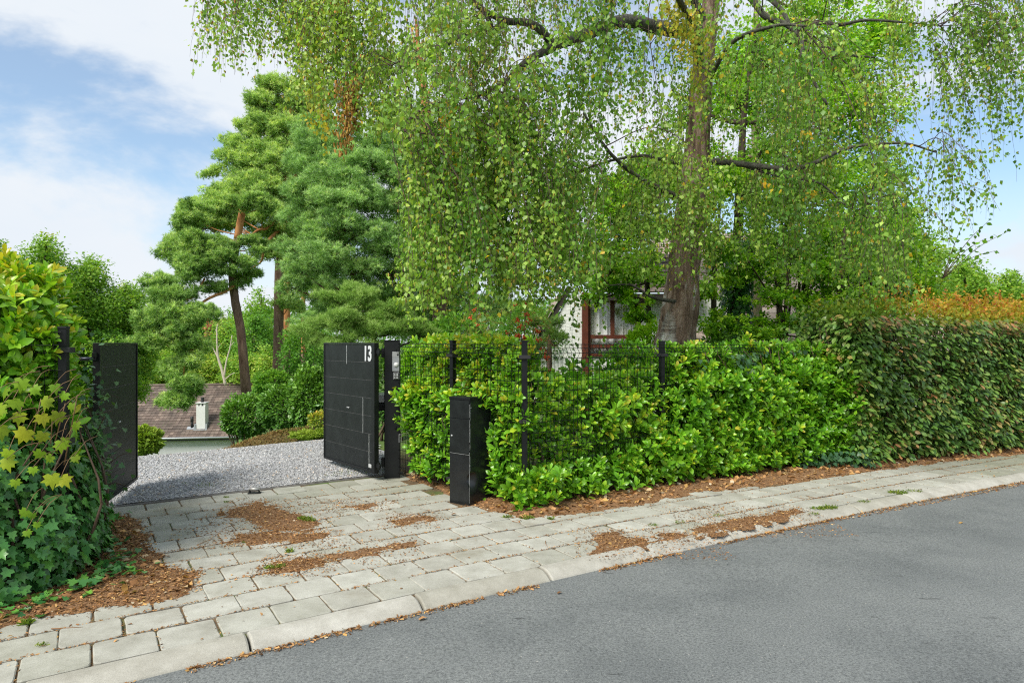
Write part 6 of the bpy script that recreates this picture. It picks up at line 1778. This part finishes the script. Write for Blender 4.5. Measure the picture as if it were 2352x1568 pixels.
# tall pine, main crown
pine("tallest pine with straight brown trunk and broad layered crown left of centre", [(638, 960, 26, .2), (638, 860, 26, .195), (640, 760, 26, .185), (641, 640, 26, .17), (648, 520, 26, .15), (655, 420, 26, .13), (662, 320, 26, .1), (672, 220, 26, .05)],
  [(655, 200, 26, 45, 25), (620, 240, 26, 45, 28), (680, 235, 26, 45, 30), (590, 290, 26, 45, 26), (650, 290, 26, 55, 30), (560, 330, 26, 40, 22), (620, 340, 26, 60, 30), (690, 330, 27, 60, 40), (540, 385, 26, 50, 26), (600, 400, 26, 60, 30), (510, 440, 25.5, 50, 28), (570, 450, 25.5, 60, 30), (640, 430, 25.5, 45, 28), (480, 480, 25.5, 50, 26), (540, 500, 25.5, 50, 24), (430, 545, 25, 40, 24), (600, 490, 25, 40, 22), (470, 520, 25, 50, 26), (530, 320, 26.3, 22, 10), (515, 355, 26.3, 25, 10), (485, 400, 26.2, 22, 10), (440, 470, 26, 22, 14), (700, 420, 27, 60, 40), (700, 280, 28, 60, 40), (665, 700, 26, 30, 30), (620, 580, 26, 40, 14), (690, 600, 27, 40, 40), (640, 530, 26, 60, 18), (600, 260, 26, 40, 22), (570, 370, 25.8, 50, 26), (640, 380, 25.6, 60, 34), (520, 470, 25.4, 60, 30), (590, 430, 25.2, 60, 30), (460, 510, 25.2, 50, 24), (410, 590, 24.8, 34, 20), (670, 480, 26, 60, 34), (560, 290, 26, 26, 16), (715, 230, 27, 40, 40), (610, 205, 26, 30, 18)],
  pine_m, 95000, .12, .022, 7, limbs=[[(655, 470, 26, .07), (620, 520, 25.5, .06), (590, 530, 25, .045), (560, 560, 25, .03)], [(650, 520, 26, .07), (610, 560, 25, .05), (600, 600, 25, .03), (570, 620, 25, .02)], [(655, 420, 26, .06), (700, 390, 26, .05), (740, 380, 26, .03)], [(650, 560, 26, .05), (670, 600, 25, .04), (700, 650, 25, .02)]], orange_from=.5, tint=.55)
pine("straight orange pine trunk directly right of the tall brown one", [(657, 960, 31, .18), (657, 800, 31, .17), (658, 700, 31, .165), (656, 560, 31, .15), (650, 430, 31, .1)], [(700, 560, 31, 70, 40), (690, 480, 31, 60, 40), (640, 540, 31, 40, 24), (720, 640, 31, 50, 40)], pine_m, 9000, .14, .024, 8, orange_from=.3, tint=.4)
pine("thin far pine trunk between the orange pine and right gate leaf", [(698, 940, 38, .14), (697, 800, 38, .13), (696, 660, 38, .1), (695, 560, 38, .06)], [(720, 640, 38, 60, 40), (700, 580, 38, 50, 40), (760, 600, 38, 60, 40)], pine_m, 8000, .16, .03, 8, orange_from=.3, tint=.4)
# near blue-green pine
pine("dense blue-green pine with sweeping boughs left of the birch curtain", [(1010, 880, 16.5, .2), (1010, 760, 16.5, .19), (1008, 600, 16.5, .17), (1000, 450, 16.5, .15), (985, 300, 16.5, .12), (965, 150, 16.5, .07), (955, 40, 16.5, .03)],
  [(760, 310, 16, 60, 30), (830, 330, 16, 70, 34), (720, 370, 15.6, 60, 34), (800, 400, 15.4, 80, 36), (880, 380, 16, 70, 36), (700, 440, 15.4, 55, 34), (770, 470, 15.2, 75, 36), (860, 450, 15.4, 80, 36), (940, 430, 16, 60, 40), (680, 510, 15.4, 45, 30), (740, 540, 15.2, 60, 34), (820, 540, 15.2, 80, 36), (900, 530, 15.6, 70, 36), (960, 520, 16, 50, 36), (680, 570, 15.4, 40, 26), (730, 610, 15.2, 60, 30), (810, 620, 15.2, 80, 34), (890, 620, 15.6, 80, 34), (960, 620, 16, 50, 34), (670, 660, 15.6, 32, 26), (780, 680, 16, 60, 30), (860, 690, 16.4, 80, 28), (940, 690, 16.6, 60, 30), (720, 690, 15.8, 40, 26), (700, 300, 16.5, 40, 26), (900, 290, 17, 70, 40), (960, 330, 17, 60, 40), (1060, 420, 17.5, 60, 60), (1060, 560, 17.5, 60, 60), (1040, 680, 17.5, 70, 40), (740, 735, 17, 50, 22), (820, 740, 17.5, 70, 26), (900, 745, 17.5, 70, 28), (980, 740, 17.5, 60, 30), (1060, 750, 17.5, 60, 30), (1160, 600, 18, 60, 60), (1150, 700, 18, 60, 40), (740, 340, 15.8, 70, 40), (850, 390, 15.6, 80, 40), (730, 420, 15.2, 60, 36), (810, 460, 15, 80, 40), (900, 460, 15.4, 70, 40), (700, 500, 15.2, 50, 32), (790, 520, 15, 70, 36), (870, 580, 15.2, 80, 36), (760, 580, 15, 70, 34), (950, 450, 15.8, 60, 44), (930, 570, 15.6, 60, 40), (690, 620, 15.4, 40, 30), (840, 660, 15.8, 80, 34), (1100, 480, 18, 60, 60), (700, 340, 16, 50, 30), (930, 360, 16.4, 60, 40), (1000, 700, 17, 60, 50)],
  pine_b, 105000, .085, .0105, 9, limbs=[[(1004, 600, 16.5, .08), (965, 585, 16.2, .07), (930, 555, 15.9, .055), (890, 540, 15.6, .04), (830, 545, 15.3, .02)], [(1006, 690, 16.5, .06), (960, 705, 16.2, .05), (890, 700, 15.9, .035), (830, 705, 15.6, .02)], [(1008, 660, 16.5, .05), (960, 650, 16.3, .04), (940, 680, 16, .02)], [(1000, 480, 16.5, .06), (940, 470, 16, .04), (860, 480, 15.6, .02)]], orange_from=.5, tint=.45, up=.5, limbcol=bark("dark_pine_limb", (.06, .035, .025), (.16, .09, .06)))
pine("sparse upper pine showing orange limbs behind the birch twigs", [(1000, 880, 21, .18), (1000, 600, 21, .16), (990, 400, 21, .14), (975, 250, 21, .1), (960, 150, 21, .06), (945, 60, 21, .03)], [(830, 190, 21, 80, 30), (900, 150, 21, 80, 36), (980, 120, 21, 80, 40), (760, 220, 21, 60, 26), (1040, 200, 21, 80, 40), (880, 250, 21, 80, 30), (960, 270, 21, 80, 36), (1080, 320, 21, 80, 40), (1040, 60, 21, 70, 40)],
  pine_m, 8000, .11, .014, 9, limbs=[[(985, 300, 21, .06), (930, 250, 21, .04), (870, 200, 21, .02)], [(975, 230, 21, .05), (1010, 180, 21, .04), (1050, 160, 21, .02)]], orange_from=.2, tint=.35)
# young light pine by the gate
pine("light green young pine with soft upright shoots just behind the right gate leaf", [(860, 900, 13, .07), (860, 800, 13, .06), (850, 720, 13, .04), (845, 660, 13, .02)],
  [(800, 665, 12.4, 30, 20), (770, 690, 12.4, 45, 22), (830, 690, 12.4, 50, 22), (880, 710, 12.6, 50, 24), (740, 740, 12.4, 50, 24), (800, 740, 12.2, 60, 26), (870, 750, 12.4, 60, 26), (930, 740, 12.6, 50, 26), (720, 780, 12.4, 30, 18), (780, 790, 12.2, 50, 20), (850, 800, 12.4, 60, 20), (970, 770, 12.8, 40, 24), (700, 760, 12.4, 24, 16), (950, 700, 13, 40, 24)],
  pine_l, 17000, .07, .0065, 10, orange_from=.98, tint=.5, up=.9, limbcol=dark_bark)
pine("small grey-green pine beside the slanted white gable", [(1262, 900, 11.5, .05), (1262, 800, 11.5, .04), (1262, 750, 11.5, .02)], [(1265, 765, 11.5, 28, 16), (1245, 785, 11.5, 24, 14), (1270, 740, 11.6, 16, 12), (1235, 740, 11.8, 22, 16), (1290, 775, 11.4, 14, 10)], pine_l, 900, .07, .006, 12, orange_from=.98, tint=.35, limbcol=dark_bark)

# ------------------------------------------------------------------ bushes by the pines
def bush(name, px, y0, y1, D, rx, mat, label, n_leaf, size, shape='leaf2', cat="bush", tint=.5, stems_=True, group=None):
    c = P(px, (y0 + y1) / 2, D); k = D / F; R3 = np.array([rx * k, rx * k * .8, (y1 - y0) / 2 * k])
    zb = terrain(c[0], c[1]); root = thing(name, (c[0], c[1], float(zb)), label, cat, group)
    d = rdir(n_leaf); rr = (.55 + .75 * vnoise(d[:, 0] * 3.5 + px, d[:, 2] * 3.5 + d[:, 1] * 3, 1, 3)) * rng.uniform(.55, 1.05, n_leaf) ** .5
    p = c + d * rr[:, None] * R3; lowm = p[:, 2] < c[2]; p[lowm, :2] = c[:2] + (p[lowm, :2] - c[:2]) * 1.1
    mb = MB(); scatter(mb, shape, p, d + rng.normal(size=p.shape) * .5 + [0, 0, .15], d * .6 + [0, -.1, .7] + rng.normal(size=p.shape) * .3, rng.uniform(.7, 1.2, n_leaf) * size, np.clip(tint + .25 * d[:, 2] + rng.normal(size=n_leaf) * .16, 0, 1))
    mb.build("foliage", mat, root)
    mb = MB()
    for q in range(9):
        e = c + rdir(1, .3)[0] * R3 * .8; a = np.array([c[0] + rng.normal() * .1, c[1] + rng.normal() * .1, float(zb) - .05])
        tube(mb, [a, (a + e) / 2 + rng.normal(size=3) * .05, e], [.02, .014, .005], 5, n=5)
    mb.build("stems", stem_m, root); settle(root); return root
bush("bush", 562, 905, 1008, 16.2, 56, bush_m, "rounded glossy dark bush at the left end of the group behind the gravel", 7000, .075, 'beech', tint=.5)
bush("bush", 660, 880, 1003, 15.6, 62, bush_m, "tall dark evergreen bush in the middle behind the gravel", 8000, .08, 'beech', tint=.4)
bush("bush", 715, 840, 1000, 14.6, 50, bush_m, "largest dark bush beside the right gate leaf", 8000, .08, 'beech', tint=.5)
bush("bush", 735, 945, 985, 12.8, 26, beech_top, "reddish-green low bush peeping out beside the right gate leaf", 900, .05, tint=.2)
bush("ground_cover_shrub", 706, 988, 1008, 12.6, 36, lime_m, "low yellow-green spreading shrub at the gravel edge", 2600, .04, tint=.7)
bush("ground_cover_shrub", 745, 984, 1002, 12.6, 24, lime_m, "small lime-green mound of ground cover next to the right gate leaf", 1500, .04, tint=.6)
bush("conifer_bush", 330, 980, 1045, 10.6, 38, lime_m, "bright green feathery conifer bush right of the left gate leaf", 6500, .055, 'needle', tint=.55)
bush("bush", 625, 850, 915, 19, 40, farm2, "soft dark bush at the foot of the tall pine trunk", 3000, .09, tint=.6)
bush("bush", 780, 860, 980, 14.5, 50, bush_m, "dark bush hidden behind the right gate leaf", 3500, .08, tint=.4)
bush("bush", 1100, 800, 900, 12, 70, oak_m, "mid green bush behind the laurel hedge under the rowan", 4500, .07, tint=.5)
bush("bush", 705, 735, 880, 22, 60, farm2, "soft green bush behind the thin far pine trunk", 4500, .1, tint=.5)
bush("bush", 885, 800, 990, 11.2, 34, bush_m, "narrow dark bush seen in the slot between right gate leaf and its post", 2600, .07, tint=.4)
bush("bush", 965, 790, 930, 10.4, 60, oak_m, "green bush directly behind the intercom post and the first fence panel", 4200, .07, tint=.4)
bush("bush", 1480, 740, 900, 10.6, 60, oak_m, "loose leafy bush hiding the lower right corner of the brown window", 3600, .07, tint=.55)
bush("bush", 1380, 870, 980, 10.2, 110, oak_m, "low green bush in the garden behind the corner fence panel", 4200, .06, tint=.45)
bush("bush", 1040, 720, 880, 15, 100, farm2, "tall loose green bush behind the hedge right of the young pine", 7000, .09, tint=.45)
bush("bush", 1215, 690, 880, 16, 90, farm2, "dark loose bush behind the rowan left of the white gable", 6000, .09, tint=.4)
bush("bush", 1290, 880, 960, 11.0, 50, lime_m, "loose light green plants in front of the white gable", 1600, .06, tint=.5)

# ------------------------------------------------------------------ trees in the valley
def far_tree(px, ytop, D, w_, label, mat=farm, n_leaf=9000, size=.16, ybot=1000, tint=.5, group="trees in the valley", name="broadleaf_tree"):
    base = np.array([*onray(px, D), 0.0]); base[2] = terrain(base[0], base[1])
    zt = H - (ytop - CY) / F * D; k = D / F; hh = (ybot - ytop)
    bs = []
    m_ = 11
    for q in range(m_):
        f_ = (q + .5) / m_; yy = ytop + 16 + f_ * hh * .72; ww = w_ * (.35 + .65 * math.sin(min(1, f_ * 1.25 + .18) * math.pi * .72))
        for s_ in ((-1, 0, 1) if f_ > .12 else (-.3, .3)):
            bs.append(bl(px + s_ * ww * rng.uniform(.25, .62) + rng.normal() * 4, yy + rng.normal() * 6, D + rng.normal() * 1.2, ww * rng.uniform(.38, .55), ww * rng.uniform(.3, .42)))
    return broadleaf(name, base, bs, n_leaf, size, mat, label, group=group, limb_r=.07, tint=tint, gaps=.15, cl_r=.95, trunk=[(base - [0, 0, .2], .22), (np.array([base[0], base[1], (base[2] + zt) / 2]), .15), (np.array([base[0], base[1], zt - .22 * (zt - base[2])]), .05)])
far_tree(-25, 530, 30, 75, "oak at the far left edge partly hidden by laurel", farm, 20000, .15)
far_tree(95, 538, 32, 85, "broad green oak rising directly behind the left laurel", farm, 28000, .15, tint=.5)
far_tree(205, 578, 34, 80, "green oak with twiggy top between laurel and left gate leaf", farm, 28000, .15, tint=.45)
far_tree(300, 640, 36, 62, "smaller oak above the left gate leaf, before the drooping pine bough", farm, 22000, .15, tint=.55)
far_tree(250, 740, 34, 60, "bushy tree crown right behind the top of the left gate leaf", farm2, 16000, .15, 960, tint=.6)
vt = [(345, 712, 72, 60, farm, .6, "round light tree below the drooping pine bough"), (420, 735, 66, 60, farm, .7, "light green tree behind the roof ridge beneath the drooping bough"), (470, 722, 80, 50, farm2, .6, "tree standing behind the rust-coloured treetop"), (520, 735, 70, 60, farm, .6, "bright tree behind the bare pale branches"), (585, 700, 62, 60, farm2, .65, "dark tree seen between the leaning pine and the straight pine"), (610, 790, 56, 60, farm, .7, "pale tree low between the two nearest pine trunks"), (470, 800, 60, 60, farm, .8, "light fluffy tree just above the roof ridge left of the bare branches"), (540, 810, 58, 50, farm, .65, "light tree just above the roof ridge right of the bare branches"), (360, 800, 60, 50, farm, .65, "pale feathery tree above the roof beside the left gate leaf"), (700, 740, 60, 70, farm2, .5, "shadowy tree behind the thin far pine trunk"), (600, 660, 90, 60, farm, .5, "distant tree top between the pine trunks against the sky"), (530, 712, 100, 80, farm, .45, "farthest tree top on the skyline under the leaning pine"), (410, 850, 62, 40, farm2, .7, "dark low tree touching the left part of the roof ridge"), (700, 850, 40, 60, farm2, .6, "dense bush-like tree low behind the pines"), (520, 850, 64, 40, farm2, .8, "low tree touching the roof ridge under the bare branches")]
for (a, yt, D, w_, m_, tn, lb) in vt: far_tree(a, yt, D, w_, lb, m_, 11000, .22 * D / 60, 960, tn)
far_tree(480, 728, 76, 13, "small rust-coloured treetop in the valley forest", leaf_mat("rust_leaf", [(0, (.36, .14, .07)), (1, (.6, .28, .16))], .6, .3, .2), 900, .2, 800, name="rusty_tree")
far_tree(508, 716, 95, 26, "yellowish-green treetop right of the rust-coloured one", leaf_mat("pale_yellow_leaf", [(0, (.3, .33, .1)), (1, (.5, .5, .2))], .6, .3, .2), 1500, .24, 800)
pine("distant dark pine top on the valley skyline", [(478, 900, 90, .25), (478, 760, 90, .2), (478, 700, 90, .06)], [(478, 706, 90, 12, 6), (470, 716, 90, 20, 8), (488, 722, 90, 18, 8), (476, 732, 90, 26, 8)], pine_m, 1500, .35, .06, 8, orange_from=.9, tint=.3)
# bare pale branches
root = thing("dead_tree", tuple(P(515, 880, 52)), "bare pale dead branches standing in front of the valley forest", "tree")
mb = MB()
for lb in ([(518, 885, .12), (510, 850, .1), (500, 815, .08), (498, 760, .05), (500, 745, .03)], [(514, 868, .08), (520, 830, .06), (528, 800, .05), (533, 770, .03)], [(502, 825, .06), (490, 800, .04), (484, 780, .02)], [(516, 872, .05), (530, 860, .03), (540, 856, .02)], [(500, 800, .03), (506, 790, .02)], [(500, 770, .04), (495, 756, .02)], [(529, 795, .04), (538, 785, .02)]):
    tube(mb, [P(a, c_, 52) for a, c_, r_ in lb], [r_ for a, c_, r_ in lb], 6, n=len(lb) * 4, rough=.15)
mb.build("branches", plain("bleached_wood", (.5, .43, .34), .8, var=.2), root); settle(root)

# right background
far_tree(2220, 590, 26, 75, "green oak crown above the beech hedge near the right edge", farm, 20000, .13, 900, .6, "trees beyond the beech hedge")
far_tree(2320, 612, 28, 60, "round green tree above the copper hedge top at the right edge", farm, 16000, .13, 900, .55, "trees beyond the beech hedge")
far_tree(2060, 430, 19, 80, "bushy green tree behind the right side of the birch curtain", farm2, 12000, .10, 900, .6, "trees beyond the beech hedge")
far_tree(2130, 520, 22, 70, "tree between the birch curtain and the beech hedge, second from right group", farm, 9000, .11, 900, .6, "trees beyond the beech hedge")
far_tree(2440, 600, 28, 70, "tree beyond the hedge outside the right edge", farm, 5000, .12, 900, .5, "trees beyond the beech hedge")

# far-off wood closing the view
mb = MB(); N = 70000
px = rng.uniform(-300, 2700, N); D = rng.uniform(95, 125, N)
top = np.interp(px, [-300, 0, 250, 330, 480, 560, 700, 1000, 1400, 2200, 2352, 2700], [690, 680, 690, 715, 735, 722, 700, 690, 700, 690, 680, 680]) + 26 * (vnoise(px, px * 0, .02, 4) - .5)
f_ = rng.random(N) ** 1.4; y = top + f_ * 210
X = (px - CX) / F * D; Z = H - (y - CY) / F * D
lump = 5 * (vnoise(X, Z, .16, 3) - .5)
p = np.stack([X, D + lump, Z], 1)
scatter(mb, 'leaf2', p, rdir(N), rdir(N) * .8 + [0, -.4, .6], rng.uniform(.35, .8, N), np.clip(.45 + .5 * (vnoise(X, Z, .22, 2) - .5) * 2 + rng.normal(size=N) * .15, 0, 1))
tagt(mb.build("wood", farm2), "continuous far-off wood closing the view beyond the valley", "wood", kind="stuff")
